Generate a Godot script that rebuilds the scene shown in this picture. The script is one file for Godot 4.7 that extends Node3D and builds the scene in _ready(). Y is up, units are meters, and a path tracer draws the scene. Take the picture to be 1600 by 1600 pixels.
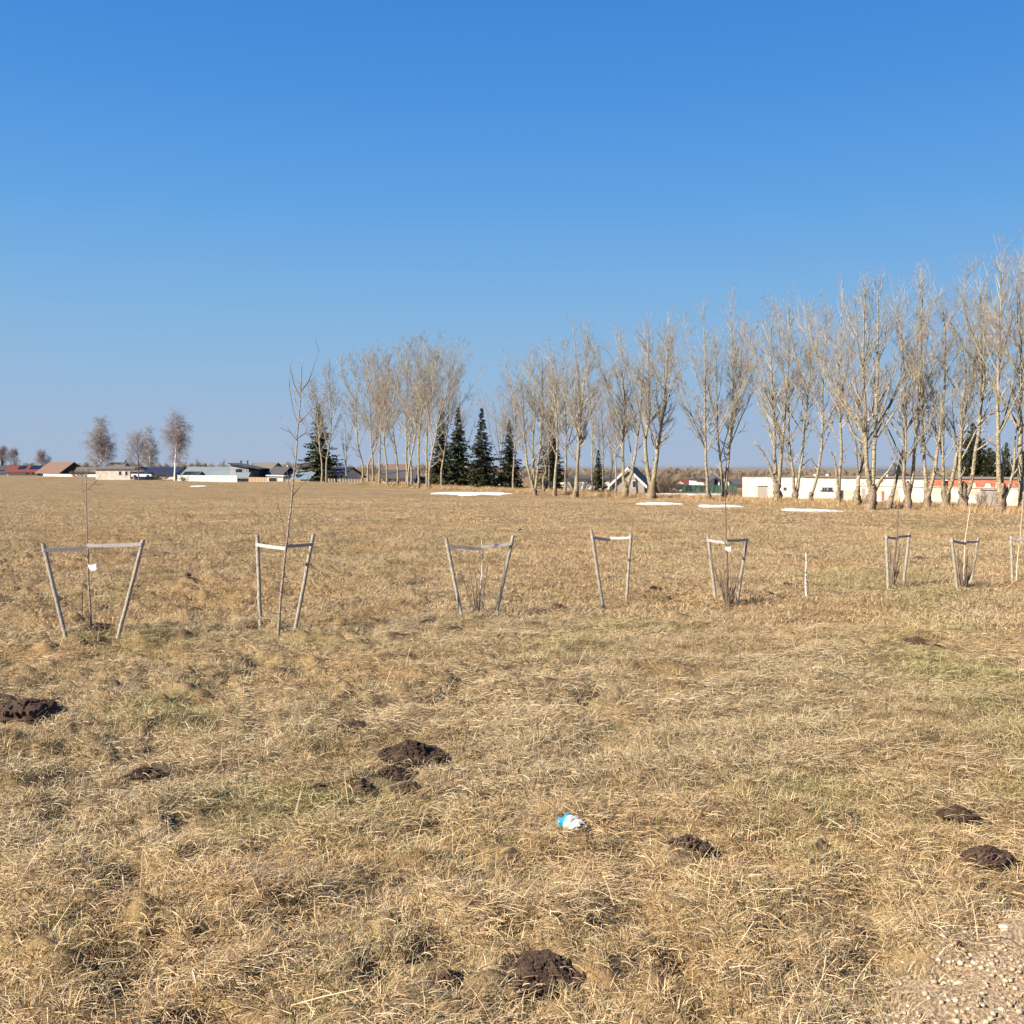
extends Node3D
# A dry spring meadow with staked saplings, a row of bare poplars, a village and a long barn behind.

const EYE := 3.2            # the photographer stands on a road bank above the field
const FOV := 52.0
const FPX := 1640.24        # focal length in pixels of a 1600 px picture
const HORIZON := 731.0
const EXPOSURE := 2.4

var rng := RandomNumberGenerator.new()
var n_hum := FastNoiseLite.new()
var n_fine := FastNoiseLite.new()
var n_big := FastNoiseLite.new()
var n_patch := FastNoiseLite.new()
var n_wind := FastNoiseLite.new()
var taken := {}
var mats := {}
var holes: Array = []        # [x, z, radius]: where no grass grows
var gravel_line := PackedVector2Array()
var dents: Array = []        # [x, z, radius, depth]: hollows trodden or dug into the turf

# ---------------------------------------------------------------- geometry buffer
class Buf:
	var v := PackedVector3Array()
	var n := PackedVector3Array()
	var c := PackedColorArray()
	var i := PackedInt32Array()
	func mesh() -> ArrayMesh:
		var a := []
		a.resize(Mesh.ARRAY_MAX)
		a[Mesh.ARRAY_VERTEX] = v
		a[Mesh.ARRAY_NORMAL] = n
		a[Mesh.ARRAY_COLOR] = c
		a[Mesh.ARRAY_INDEX] = i
		var m := ArrayMesh.new()
		m.add_surface_from_arrays(Mesh.PRIMITIVE_TRIANGLES, a)
		return m
	func tube(pts: PackedVector3Array, radii: PackedFloat32Array, sides: int, col: Color, pointed := true) -> void:
		var count := pts.size()
		var t := (pts[1] - pts[0]).normalized()
		var u := t.cross(Vector3(0.31, 0.12, 0.94) if absf(t.z) < 0.9 else Vector3(0, 1, 0.1)).normalized()
		var first := v.size()
		for k in count:
			if k > 0:
				t = (pts[mini(k + 1, count - 1)] - pts[k - 1]).normalized()
			u = (u - t * u.dot(t)).normalized()
			var w := t.cross(u)
			if k == count - 1 and pointed:
				v.push_back(pts[k]); n.push_back(t); c.push_back(col)
				break
			for s in sides:
				var a := TAU * s / sides
				var d := u * cos(a) + w * sin(a)
				v.push_back(pts[k] + d * radii[k]); n.push_back(d); c.push_back(col)
		var rings := count - 1 if pointed else count
		for k in rings - 1:
			for s in sides:
				var a0 := first + k * sides + s
				var b0 := first + k * sides + (s + 1) % sides
				var d0 := a0 + sides
				var c0 := b0 + sides
				i.append_array([a0, c0, b0, a0, d0, c0])
		if pointed:
			var tip := v.size() - 1
			var at := first + (rings - 1) * sides
			for s in sides:
				i.append_array([at + s, tip, at + (s + 1) % sides])
		else:
			var at := v.size()
			var top := first + (count - 1) * sides
			for s in sides:
				v.push_back(v[top + s]); n.push_back(t); c.push_back(col)
			for s in sides - 2:
				i.append_array([at, at + s + 2, at + s + 1])
	func face(pts: Array, inside: Vector3, col := Color.WHITE) -> void:   # a flat convex face, turned away from "inside"
		var m: Vector3 = (pts[1] - pts[0]).cross(pts[2] - pts[0]).normalized()
		var flip: bool = m.dot(pts[0] - inside) < 0
		if flip:
			m = -m
		var at := v.size()
		for p in pts:
			v.push_back(p); n.push_back(m); c.push_back(col)
		for k in pts.size() - 2:
			if flip:
				i.append_array([at, at + k + 1, at + k + 2])
			else:
				i.append_array([at, at + k + 2, at + k + 1])
	func hexa(p: Array, col := Color.WHITE) -> void:      # eight corners: four below, four above, both in the same turn
		var mid := Vector3.ZERO
		for q in p:
			mid += q / 8.0
		face([p[0], p[1], p[2], p[3]], mid, col)
		face([p[4], p[5], p[6], p[7]], mid, col)
		for k in 4:
			var l := (k + 1) % 4
			face([p[k], p[l], p[l + 4], p[k + 4]], mid, col)
	func box(a: Vector3, b: Vector3, col := Color.WHITE) -> void:
		hexa([Vector3(a.x, a.y, a.z), Vector3(b.x, a.y, a.z), Vector3(b.x, a.y, b.z), Vector3(a.x, a.y, b.z),
			Vector3(a.x, b.y, a.z), Vector3(b.x, b.y, a.z), Vector3(b.x, b.y, b.z), Vector3(a.x, b.y, b.z)], col)

# ---------------------------------------------------------------- naming
func numbered(called: String) -> String:
	var k: int = taken.get(called, 0)
	taken[called] = k + 1
	return called if k == 0 else "%s_%03d" % [called, k]

func thing(called: String, label: String, category: String, at := Vector3.ZERO, turn := 0.0, group := "") -> Node3D:
	var o := Node3D.new()
	o.name = numbered(called)
	add_child(o)
	o.position = at
	o.rotation.y = turn
	tag(o, label, category, group)
	return o

func tag(o: Node, label: String, category := "", group := "", kind := "") -> void:
	o.set_meta("label", label)
	if category != "": o.set_meta("category", category)
	if group != "": o.set_meta("group", group)
	if kind != "": o.set_meta("kind", kind)

func part(called: String, m: Mesh, material: Material, parent: Node) -> MeshInstance3D:
	var o := MeshInstance3D.new()
	o.name = called if parent != self else numbered(called)
	o.mesh = m
	o.material_override = material
	parent.add_child(o, true)
	return o

func structure(called: String, m: Mesh, material: Material, label: String) -> MeshInstance3D:
	var o := part(called, m, material, self)
	o.set_meta("kind", "structure")
	o.set_meta("label", label)
	return o

# ---------------------------------------------------------------- where things stand
func ray(px: float, py: float) -> Vector2:               # (x, y - eye) per metre of depth
	var p := -atan((800.0 - HORIZON) / FPX)
	var d := Basis(Vector3.RIGHT, p) * Vector3((px - 800.0) / FPX, (800.0 - py) / FPX, -1.0)
	return Vector2(d.x / -d.z, d.y / -d.z)

func at(px: float, py: float, depth: float) -> Vector3:
	var r := ray(px, py)
	return Vector3(r.x * depth, EYE + r.y * depth, -depth)

func on_ground(px: float, py: float) -> Vector3:
	var r := ray(px, py)
	var d := 2.0
	while d < 600.0:
		if EYE + r.y * d < base_h(r.x * d, -d):
			break
		d *= 1.004
	return Vector3(r.x * d, base_h(r.x * d, -d), -d)

func behind_row(x: float, z: float) -> float:            # metres behind the row of poplars
	return (x - 35.0) * 0.87 + (-z - 75.0) * 0.493

func base_h(x: float, z: float) -> float:
	var h := -0.95 * smoothstep(5.0, 24.0, behind_row(x, z)) * smoothstep(-14.0, 8.0, x)
	h += 0.55 * smoothstep(140.0, 215.0, -z) * (1.0 - smoothstep(-22.0, 0.0, x))
	h += 0.10 * n_big.get_noise_2d(x, z)
	return h

func hummock(x: float, z: float) -> float:
	var near := 1.0 - smoothstep(45.0, 95.0, sqrt(x * x + z * z))
	if near <= 0.0:
		return 0.0
	var rough := 0.6 + 0.95 * clampf(n_patch.get_noise_2d(x * 0.6 + 40.0, z * 0.6) + 0.40 - x * 0.08, 0.0, 1.2)
	var a := n_hum.get_noise_2d(x, z)
	var dent := 0.0
	if z > -20.0:
		for d in dents:
			var q: float = ((x - d[0]) * (x - d[0]) + (z - d[1]) * (z - d[1])) / (d[2] * d[2])
			if q < 4.0:
				dent += d[3] * exp(-q * 1.6)
	return -dent + near * rough * (0.15 * a + 0.085 * (1.0 - absf(n_hum.get_noise_2d(z + 31.0, x * 0.8)) * 2.0) * 0.5 + 0.085 * n_fine.get_noise_2d(x * 0.8, z * 0.8))

func ground_h(x: float, z: float) -> float:
	return base_h(x, z) + hummock(x, z)

func stand(px: float, py: float) -> Vector3:
	var p := on_ground(px, py)
	p.y = ground_h(p.x, p.z)
	return p

func in_gravel(x: float, z: float) -> float:              # above 0: on the gravel verge
	var wob := 0.28 * n_patch.get_noise_2d(x * 6.0, z * 6.0) + 0.16 * n_fine.get_noise_2d(x * 0.7, z * 0.7)
	var a := gravel_line[0]
	var b := gravel_line[1]
	var d := (b - a).normalized()
	return (Vector2(x, z) - a).dot(Vector2(-d.y, d.x)) + wob

# ---------------------------------------------------------------- colours and materials
func lin(r: float, g: float, b: float) -> Color:          # a real-world base colour for albedo_color
	return Color(r, g, b).linear_to_srgb()

func plain(key: String, col: Color, rough := 0.9) -> StandardMaterial3D:
	if not mats.has(key):
		var m := StandardMaterial3D.new()
		m.resource_name = key
		m.albedo_color = col
		m.roughness = rough
		m.metallic_specular = 0.3
		mats[key] = m
	return mats[key]

func noise_tex(freq: float, stops: Array, size := 512, seed_ := 1, octaves := 4) -> NoiseTexture2D:
	var f := FastNoiseLite.new()
	f.seed = seed_
	f.frequency = freq
	f.fractal_octaves = octaves
	var g := Gradient.new()
	g.offsets = PackedFloat32Array()
	var offs := PackedFloat32Array()
	var cols := PackedColorArray()
	for s in stops:
		offs.push_back(s[0])
		cols.push_back(s[1])
	g.offsets = offs
	g.colors = cols
	var t := NoiseTexture2D.new()
	t.width = size
	t.height = size
	t.seamless = true
	t.noise = f
	t.color_ramp = g
	return t

func textured(key: String, tex: Texture2D, scale: float, rough := 0.9, world := false, bump := 0.0, vertex := false) -> StandardMaterial3D:
	if not mats.has(key):
		var m := StandardMaterial3D.new()
		m.resource_name = key
		m.albedo_texture = tex
		m.uv1_triplanar = true
		m.uv1_world_triplanar = world
		m.uv1_scale = Vector3.ONE * scale
		m.roughness = rough
		m.metallic_specular = 0.25
		m.vertex_color_use_as_albedo = vertex
		if bump > 0.0:
			m.heightmap_enabled = true
			m.heightmap_texture = tex
			m.heightmap_scale = bump
		mats[key] = m
	return mats[key]

func vertex_paint(key: String, rough := 0.85, back := 0.0) -> StandardMaterial3D:
	if not mats.has(key):
		var m := StandardMaterial3D.new()
		m.resource_name = key
		m.vertex_color_use_as_albedo = true
		m.roughness = rough
		m.metallic_specular = 0.25
		if back > 0.0:
			m.backlight_enabled = true
			m.backlight = Color(back, back, back * 0.9)
		mats[key] = m
	return mats[key]

func straw_texture() -> ImageTexture:                     # matted straw and thatch, strokes wrapped at the edges
	var s := 1024
	var im := Image.create(s, s, false, Image.FORMAT_RGB8)
	im.fill(lin(0.105, 0.07, 0.038))
	var cols := [lin(0.25, 0.17, 0.085), lin(0.36, 0.26, 0.135), lin(0.48, 0.36, 0.20), lin(0.15, 0.10, 0.052), lin(0.58, 0.45, 0.27), lin(0.24, 0.19, 0.085), lin(0.40, 0.28, 0.145)]
	var r := RandomNumberGenerator.new()
	r.seed = 77
	for k in 22000:
		var x := r.randf() * s
		var y := r.randf() * s
		var a := r.randfn(0.4 + 0.8 * n_wind.get_noise_2d(x * 0.02, y * 0.02), 0.75)
		var len_ := r.randi_range(14, 46)
		var col: Color = cols[r.randi() % cols.size()]
		var dx := cos(a)
		var dy := sin(a)
		var bend := r.randf_range(-0.02, 0.02)
		for q in len_:
			im.set_pixel(int(x) & 1023, int(y) & 1023, col)
			if k % 3 == 0:
				im.set_pixel((int(x) + 1) & 1023, int(y) & 1023, col)
			x += dx
			y += dy
			dx += bend * -dy
			dy += bend * dx
	return ImageTexture.create_from_image(im)

func straw_tint(x: float, z: float) -> Color:             # how the turf's own colour varies over the field
	var a := n_patch.get_noise_2d(x, z)
	var b := n_big.get_noise_2d(x * 1.9 + 70.0, z * 1.9)
	var g := n_patch.get_noise_2d(x * 0.55 - 90.0, z * 0.55 + 33.0)
	var c := Color(1.0, 1.0, 1.0)
	c = c.lerp(Color(1.10, 1.08, 1.06), clampf(a * 2.0, 0.0, 1.0))
	c = c.lerp(Color(0.90, 0.84, 0.76), clampf(-a * 1.8, 0.0, 1.0))
	c = c.lerp(Color(0.78, 0.86, 0.66), clampf(g * 2.0 - 0.36, 0.0, 0.55))
	c = c.lerp(Color(1.06, 0.97, 0.88), clampf(b * 1.6, 0.0, 1.0))
	return c

# ---------------------------------------------------------------- grass
func blade(b: Buf, root: Vector3, yaw: float, lift: float, length: float, width: float, droop: float, col: Color) -> void:
	var dir := Vector3(cos(yaw), 0, sin(yaw))
	var side := Vector3(-sin(yaw), 0, cos(yaw)).rotated(dir, rng.randf_range(-0.9, 0.9))
	var p := root
	var ang := lift
	var first := b.v.size()
	var segs := 3
	for k in segs + 1:
		var t := dir * cos(ang) + Vector3.UP * sin(ang)
		var nm := side.cross(t).normalized()
		if nm.y < 0:
			nm = -nm
		var w := width * (1.0 - 0.75 * pow(float(k) / segs, 1.6))
		if k == segs:
			b.v.push_back(p); b.n.push_back(nm); b.c.push_back(col)
		else:
			b.v.push_back(p - side * w * 0.5); b.n.push_back(nm); b.c.push_back(col)
			b.v.push_back(p + side * w * 0.5); b.n.push_back(nm); b.c.push_back(col)
		p += t * length / segs
		ang -= droop / segs
	# turn the faces to the side their normals point to
	var e := b.v[first + 1] - b.v[first]
	var f := b.v[first + 2] - b.v[first]
	var cw := e.cross(f).dot(b.n[first]) < 0
	for k in segs - 1:
		var o := first + k * 2
		if cw:
			b.i.append_array([o, o + 1, o + 2, o + 1, o + 3, o + 2])
		else:
			b.i.append_array([o, o + 2, o + 1, o + 1, o + 2, o + 3])
	var l := first + (segs - 1) * 2
	if cw:
		b.i.append_array([l, l + 1, l + 2])
	else:
		b.i.append_array([l, l + 2, l + 1])

func straw_colour(green := 0.0) -> Color:
	var k := rng.randf()
	var c := Color(0.41, 0.305, 0.175)
	if k < 0.18: c = Color(0.51, 0.405, 0.25)
	elif k < 0.25: c = Color(0.60, 0.50, 0.34)
	elif k < 0.44: c = Color(0.31, 0.215, 0.115)
	elif k < 0.56: c = Color(0.20, 0.132, 0.07)
	elif k < 0.68: c = Color(0.37, 0.315, 0.205)
	if rng.randf() < green:
		c = Color(0.19, 0.20, 0.075) if rng.randf() < 0.6 else Color(0.29, 0.275, 0.12)
	return c * rng.randf_range(0.82, 1.15)

func tuft(kind: String) -> ArrayMesh:
	var b := Buf.new()
	match kind:
		"mat":          # long straw pressed over by the snow
			for k in 60:
				var q := Vector2(rng.randfn(0, 0.14), rng.randfn(0, 0.13))
				blade(b, Vector3(q.x, rng.randf_range(-0.01, 0.05), q.y), rng.randfn(0.0, 0.8), rng.randf_range(-0.1, 0.6), rng.randf_range(0.08, 0.22), rng.randf_range(0.003, 0.0058), rng.randf_range(0.2, 1.2), straw_colour(0.03))
		"swirl":
			for k in 60:
				var q := Vector2(rng.randfn(0, 0.15), rng.randfn(0, 0.14))
				blade(b, Vector3(q.x, rng.randf_range(-0.01, 0.05), q.y), q.angle() + 1.2 + rng.randfn(0.0, 0.8), rng.randf_range(-0.1, 0.6), rng.randf_range(0.07, 0.20), rng.randf_range(0.003, 0.0058), rng.randf_range(0.1, 1.1), straw_colour(0.05))
		"tuft":         # a standing tuft that arches outward
			for k in 60:
				var a := rng.randf() * TAU
				var rr := absf(rng.randfn(0, 0.06))
				blade(b, Vector3(cos(a) * rr, -0.01, sin(a) * rr), a + rng.randfn(0, 0.8), rng.randf_range(0.5, 1.45), rng.randf_range(0.07, 0.20), rng.randf_range(0.003, 0.0055), rng.randf_range(0.4, 2.0), straw_colour(0.04))
		"fuzz":         # short stubble
			for k in 80:
				var q := Vector2(rng.randfn(0, 0.15), rng.randfn(0, 0.15))
				blade(b, Vector3(q.x, -0.01, q.y), rng.randf() * TAU, rng.randf_range(-0.1, 1.2), rng.randf_range(0.03, 0.10), rng.randf_range(0.003, 0.006), rng.randf_range(0.0, 1.4), straw_colour(0.09))
		"green":        # new grass pushing through
			for k in 54:
				var q := Vector2(rng.randfn(0, 0.12), rng.randfn(0, 0.12))
				blade(b, Vector3(q.x, -0.01, q.y), rng.randf() * TAU, rng.randf_range(0.3, 1.4), rng.randf_range(0.04, 0.13), rng.randf_range(0.0035, 0.006), rng.randf_range(0.2, 1.3), straw_colour(0.42))
		"stalk":        # a few bleached stems that still stand or lean
			for k in 5:
				var q := Vector2(rng.randfn(0, 0.12), rng.randfn(0, 0.12))
				blade(b, Vector3(q.x, -0.01, q.y), rng.randf() * TAU, rng.randf_range(0.2, 1.35), rng.randf_range(0.16, 0.4), rng.randf_range(0.003, 0.0055), rng.randf_range(-0.1, 1.0), Color(0.54, 0.44, 0.28) * rng.randf_range(0.8, 1.15))
		"clump":        # the shorter sward in the middle of the field
			for k in 90:
				var q := Vector2(rng.randfn(0, 0.26), rng.randfn(0, 0.26))
				blade(b, Vector3(q.x, -0.01, q.y), rng.randf() * TAU, rng.randf_range(0.0, 1.2), rng.randf_range(0.06, 0.17), rng.randf_range(0.006, 0.010), rng.randf_range(0.1, 1.5), straw_colour(0.05).lerp(Color(0.44, 0.325, 0.19), 0.3))
		"far":
			for k in 70:
				var q := Vector2(rng.randfn(0, 0.7), rng.randfn(0, 0.7))
				blade(b, Vector3(q.x, -0.02, q.y), rng.randf() * TAU, rng.randf_range(0.0, 1.0), rng.randf_range(0.09, 0.20), rng.randf_range(0.012, 0.022), rng.randf_range(0.2, 1.4), straw_colour(0.04).lerp(Color(0.45, 0.335, 0.195), 0.55))
		"reed":         # knee-high dead grass along the poplars
			for k in 44:
				var q := Vector2(rng.randfn(0, 0.28), rng.randfn(0, 0.28))
				blade(b, Vector3(q.x, -0.02, q.y), rng.randf() * TAU, rng.randf_range(0.8, 1.5), rng.randf_range(0.3, 0.75), rng.randf_range(0.016, 0.03), rng.randf_range(0.1, 1.0), Color(0.44, 0.31, 0.17) * rng.randf_range(0.7, 1.3))
	return b.mesh()

func scatter(parent: Node3D, called: String, m: Mesh, places: Array, material: Material) -> void:
	var mm := MultiMesh.new()
	mm.transform_format = MultiMesh.TRANSFORM_3D
	mm.use_colors = true
	mm.mesh = m
	mm.instance_count = places.size()
	var k := 0
	for p in places:
		mm.set_instance_transform(k, p[0])
		mm.set_instance_color(k, p[1])
		k += 1
	var o := MultiMeshInstance3D.new()
	o.name = called
	o.multimesh = mm
	o.material_override = material
	o.set_meta("kind", "stuff")
	parent.add_child(o, true)

func clear_here(x: float, z: float) -> bool:
	for h in holes:
		var dx: float = x - h[0]
		var dz: float = z - h[1]
		if absf(dx) < h[2] and absf(dz) < h[2] and dx * dx + dz * dz < h[2] * h[2]:
			return true
	return false

func grow_grass() -> void:
	var kinds := ["mat", "mat", "mat", "swirl", "tuft", "tuft", "fuzz", "fuzz", "green", "stalk", "clump", "clump", "clump", "far", "far", "far"]
	var meshes := []
	var lists := []
	for k in kinds:
		meshes.push_back(tuft(k))
		lists.push_back([])
	# [from, to, number per square metre, size]
	var bands := [[4.6, 9.0, 150.0, 0.95], [9.0, 14.0, 115.0, 1.0], [14.0, 22.0, 62.0, 1.08], [22.0, 36.0, 22.0, 0.95], [36.0, 60.0, 11.0, 1.15], [60.0, 110.0, 2.8, 0.9], [110.0, 230.0, 0.9, 0.8]]
	for bd in bands:
		var r0: float = bd[0]
		var r1: float = bd[1]
		var half := 0.56 if r0 > 14.0 else 0.60
		var count := int(half * (r1 * r1 - r0 * r0) * bd[2])
		for q in count:
			var d := sqrt(rng.randf_range(r0 * r0, r1 * r1))
			var a := rng.randf_range(-half, half)
			var x := sin(a) * d
			var z := -cos(a) * d
			if r0 < 30.0 and clear_here(x, z):
				continue
			if r0 < 12.0:
				var gv := in_gravel(x, z)
				if gv > 0.0 and rng.randf() > 0.35 * exp(-gv * 2.0):
					continue
				if gv > -1.0 and rng.randf() < 0.2:
					continue
			if r0 > 50.0 and behind_row(x, z) > 20.0 and x > -5.0 and rng.randf() < 0.6:
				continue
			var cov := n_patch.get_noise_2d(x * 2.3 + 11.0, z * 2.3)
			var hum := n_hum.get_noise_2d(x, z)
			var keep := 0.86 + 0.5 * cov + 1.1 * hum + 0.9 * n_fine.get_noise_2d(x * 0.8, z * 0.8)
			if rng.randf() > keep:
				continue
			var gr := n_patch.get_noise_2d(x * 0.55 - 90.0, z * 0.55 + 33.0)
			var k := 0
			if r0 >= 60.0:
				k = 13 + rng.randi() % 3
			elif r0 >= 22.0:
				k = 10 + rng.randi() % 3
			else:
				var w := rng.randf()
				var tall := n_big.get_noise_2d(x * 3.0, z * 3.0)
				w = clampf(w + 0.5 * n_patch.get_noise_2d(x * 1.3 + 200.0, z * 1.3), 0.0, 1.0)
				if w < 0.06 + clampf(gr * 0.5, 0.0, 0.25): k = 8
				elif w < 0.44: k = 6 + rng.randi() % 2
				elif w < 0.62 + tall * 0.2: k = 4 + rng.randi() % 2
				elif w < 0.72: k = 3
				elif w < 0.745: k = 9
				else: k = rng.randi() % 3
			var wind := 0.25 + 2.6 * n_wind.get_noise_2d(x, z)
			var turn := wind + rng.randfn(0.0, 0.6)
			if k >= 4 and k < 10 or k >= 13:
				turn = rng.randf() * TAU
			var s: float = bd[3] * rng.randf_range(0.7, 1.25)
			var basis := Basis(Vector3.UP, -turn).scaled(Vector3(s, s * rng.randf_range(0.75, 1.15), s))
			basis = Basis(Vector3(rng.randf_range(-1, 1), 0, rng.randf_range(-1, 1)).normalized(), rng.randf_range(0.0, 0.16)) * basis
			var c := straw_tint(x, z) * rng.randf_range(0.85, 1.12)
			if gr > 0.0 and k == 8:
				c = c.lerp(Color(0.95, 1.0, 0.9), 0.5)
			lists[k].push_back([Transform3D(basis, Vector3(x, ground_h(x, z), z)), c])
	var grass := Node3D.new()
	grass.name = "dry_grass"
	add_child(grass)
	tag(grass, "matted straw-coloured meadow grass covering the whole field", "grass", "", "stuff")
	var names := ["pressed_straw", "pressed_straw", "pressed_straw", "swirled_straw", "grass_tuft", "grass_tuft", "stubble", "stubble", "green_grass", "bleached_stems", "straw_clumps", "straw_clumps", "straw_clumps", "field_clumps", "field_clumps", "field_clumps"]
	var total := 0
	for k in kinds.size():
		if lists[k].size() > 0:
			scatter(grass, names[k], meshes[k], lists[k], vertex_paint("straw", 0.8))
			total += lists[k].size()
	print("grass copies ", total)

# ---------------------------------------------------------------- ground
func make_ground() -> void:
	var radii := PackedFloat32Array([1.2])
	var r := 2.4
	while r < 32.0:
		radii.push_back(r)
		r *= 1.0085 if r > 5.0 else 1.03
	while r < 2200.0:
		radii.push_back(r)
		r *= 1.022
	var angles := PackedFloat32Array()
	var cols := 380
	for k in cols + 1:
		angles.push_back(lerpf(-0.68, 0.68, float(k) / cols))
	for k in 22:
		angles.push_back(0.68 + (TAU - 1.36) * float(k + 1) / 23.0)
	var na := angles.size()
	var nr := radii.size()
	var v := PackedVector3Array()
	var c := PackedColorArray()
	var idx := PackedInt32Array()
	v.resize(na * nr + 1)
	c.resize(na * nr + 1)
	for i in nr:
		for j in na:
			var x := sin(angles[j]) * radii[i]
			var z := -cos(angles[j]) * radii[i]
			v[i * na + j] = Vector3(x, ground_h(x, z), z)
			var t := straw_tint(x, z)
			c[i * na + j] = t
	v[na * nr] = Vector3(0, ground_h(0, 0), 0)
	c[na * nr] = Color.WHITE
	for i in nr - 1:
		for j in na:
			var a := i * na + j
			var b := i * na + (j + 1) % na
			idx.append_array([a, a + na, b, b, a + na, b + na])
	for j in na:
		idx.append_array([na * nr, j, (j + 1) % na])
	var nm := PackedVector3Array()
	nm.resize(v.size())
	for k in range(0, idx.size(), 3):
		var m := (v[idx[k + 2]] - v[idx[k]]).cross(v[idx[k + 1]] - v[idx[k]])
		nm[idx[k]] += m
		nm[idx[k + 1]] += m
		nm[idx[k + 2]] += m
	var down := 0
	for k in nm.size():
		nm[k] = nm[k].normalized()
		if nm[k].y < 0: down += 1
	print("ground ", v.size(), " down ", down)
	var a2 := []
	a2.resize(Mesh.ARRAY_MAX)
	a2[Mesh.ARRAY_VERTEX] = v
	a2[Mesh.ARRAY_NORMAL] = nm
	a2[Mesh.ARRAY_COLOR] = c
	a2[Mesh.ARRAY_INDEX] = idx
	var m2 := ArrayMesh.new()
	m2.add_surface_from_arrays(Mesh.PRIMITIVE_TRIANGLES, a2)
	var tex := straw_texture()
	structure("ground", m2, textured("turf", tex, 0.8, 0.95, true, 1.2, true), "flat meadow of dry matted grass reaching the village")

# ---------------------------------------------------------------- bare trees
func wander(p0: Vector3, dir: Vector3, length: float, segs: int, up: float, jitter: float) -> PackedVector3Array:
	var pts := PackedVector3Array([p0])
	var p := p0
	var d := dir
	for k in segs:
		p += d * length / segs
		pts.push_back(p)
		d = (d + Vector3.UP * up / segs + Vector3(rng.randf_range(-jitter, jitter), rng.randf_range(-jitter, jitter) * 0.6, rng.randf_range(-jitter, jitter))).normalized()
	return pts

func tapered(n: int, r0: float, r1: float) -> PackedFloat32Array:
	var out := PackedFloat32Array()
	for k in n:
		out.push_back(lerpf(r0, r1, float(k) / (n - 1)))
	return out

func off_axis(dir: Vector3, angle: float, around: float) -> Vector3:
	var u := dir.cross(Vector3(0.3, 0.1, 0.95)).normalized()
	var w := dir.cross(u)
	return (dir * cos(angle) + (u * cos(around) + w * sin(around)) * sin(angle)).normalized()

func branch(b: Buf, p0: Vector3, dir: Vector3, length: float, r0: float, level: int, style: Dictionary) -> void:
	var segs := 5 if level == 1 else (3 if level == 2 else 2)
	var pts := wander(p0, dir, length, segs, style.up[level], style.jit)
	var col: Color = style.col[level]
	col = col * rng.randf_range(0.55, 1.3)
	b.tube(pts, tapered(segs + 1, r0, maxf(r0 * 0.3, style.rmin)), 4 if level == 1 else 3, col)
	if level >= style.levels:
		return
	var count := int(style.kids[level] * clampf(length / style.ref[level], 0.4, 1.8) + rng.randf())
	for k in count:
		var t := rng.randf_range(0.18, 1.0)
		var f := t * segs
		var q := mini(int(f), segs - 1)
		var p := pts[q].lerp(pts[q + 1], f - q)
		var d := (pts[q + 1] - pts[q]).normalized()
		var nd := off_axis(d, rng.randf_range(style.spread[0], style.spread[1]), rng.randf() * TAU)
		var l: float = length * style.ratio[level] * rng.randf_range(0.6, 1.2) * (1.15 - 0.5 * t)
		branch(b, p, nd, l, maxf(r0 * 0.5 * (1.1 - 0.5 * t), style.rmin), level + 1, style)

func poplar_style() -> Dictionary:
	return {"up": [0.0, 0.8, 0.4, 0.25], "jit": 0.11, "levels": 3, "kids": [0, 6.5, 3.0, 0], "ref": [1.0, 2.2, 0.9, 1.0], "ratio": [0, 0.42, 0.55, 0], "spread": [0.35, 0.85], "rmin": 0.008,
		"col": [Color.WHITE, Color(0.92, 0.86, 0.76), Color(0.80, 0.72, 0.62), Color(0.72, 0.62, 0.54)]}

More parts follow.
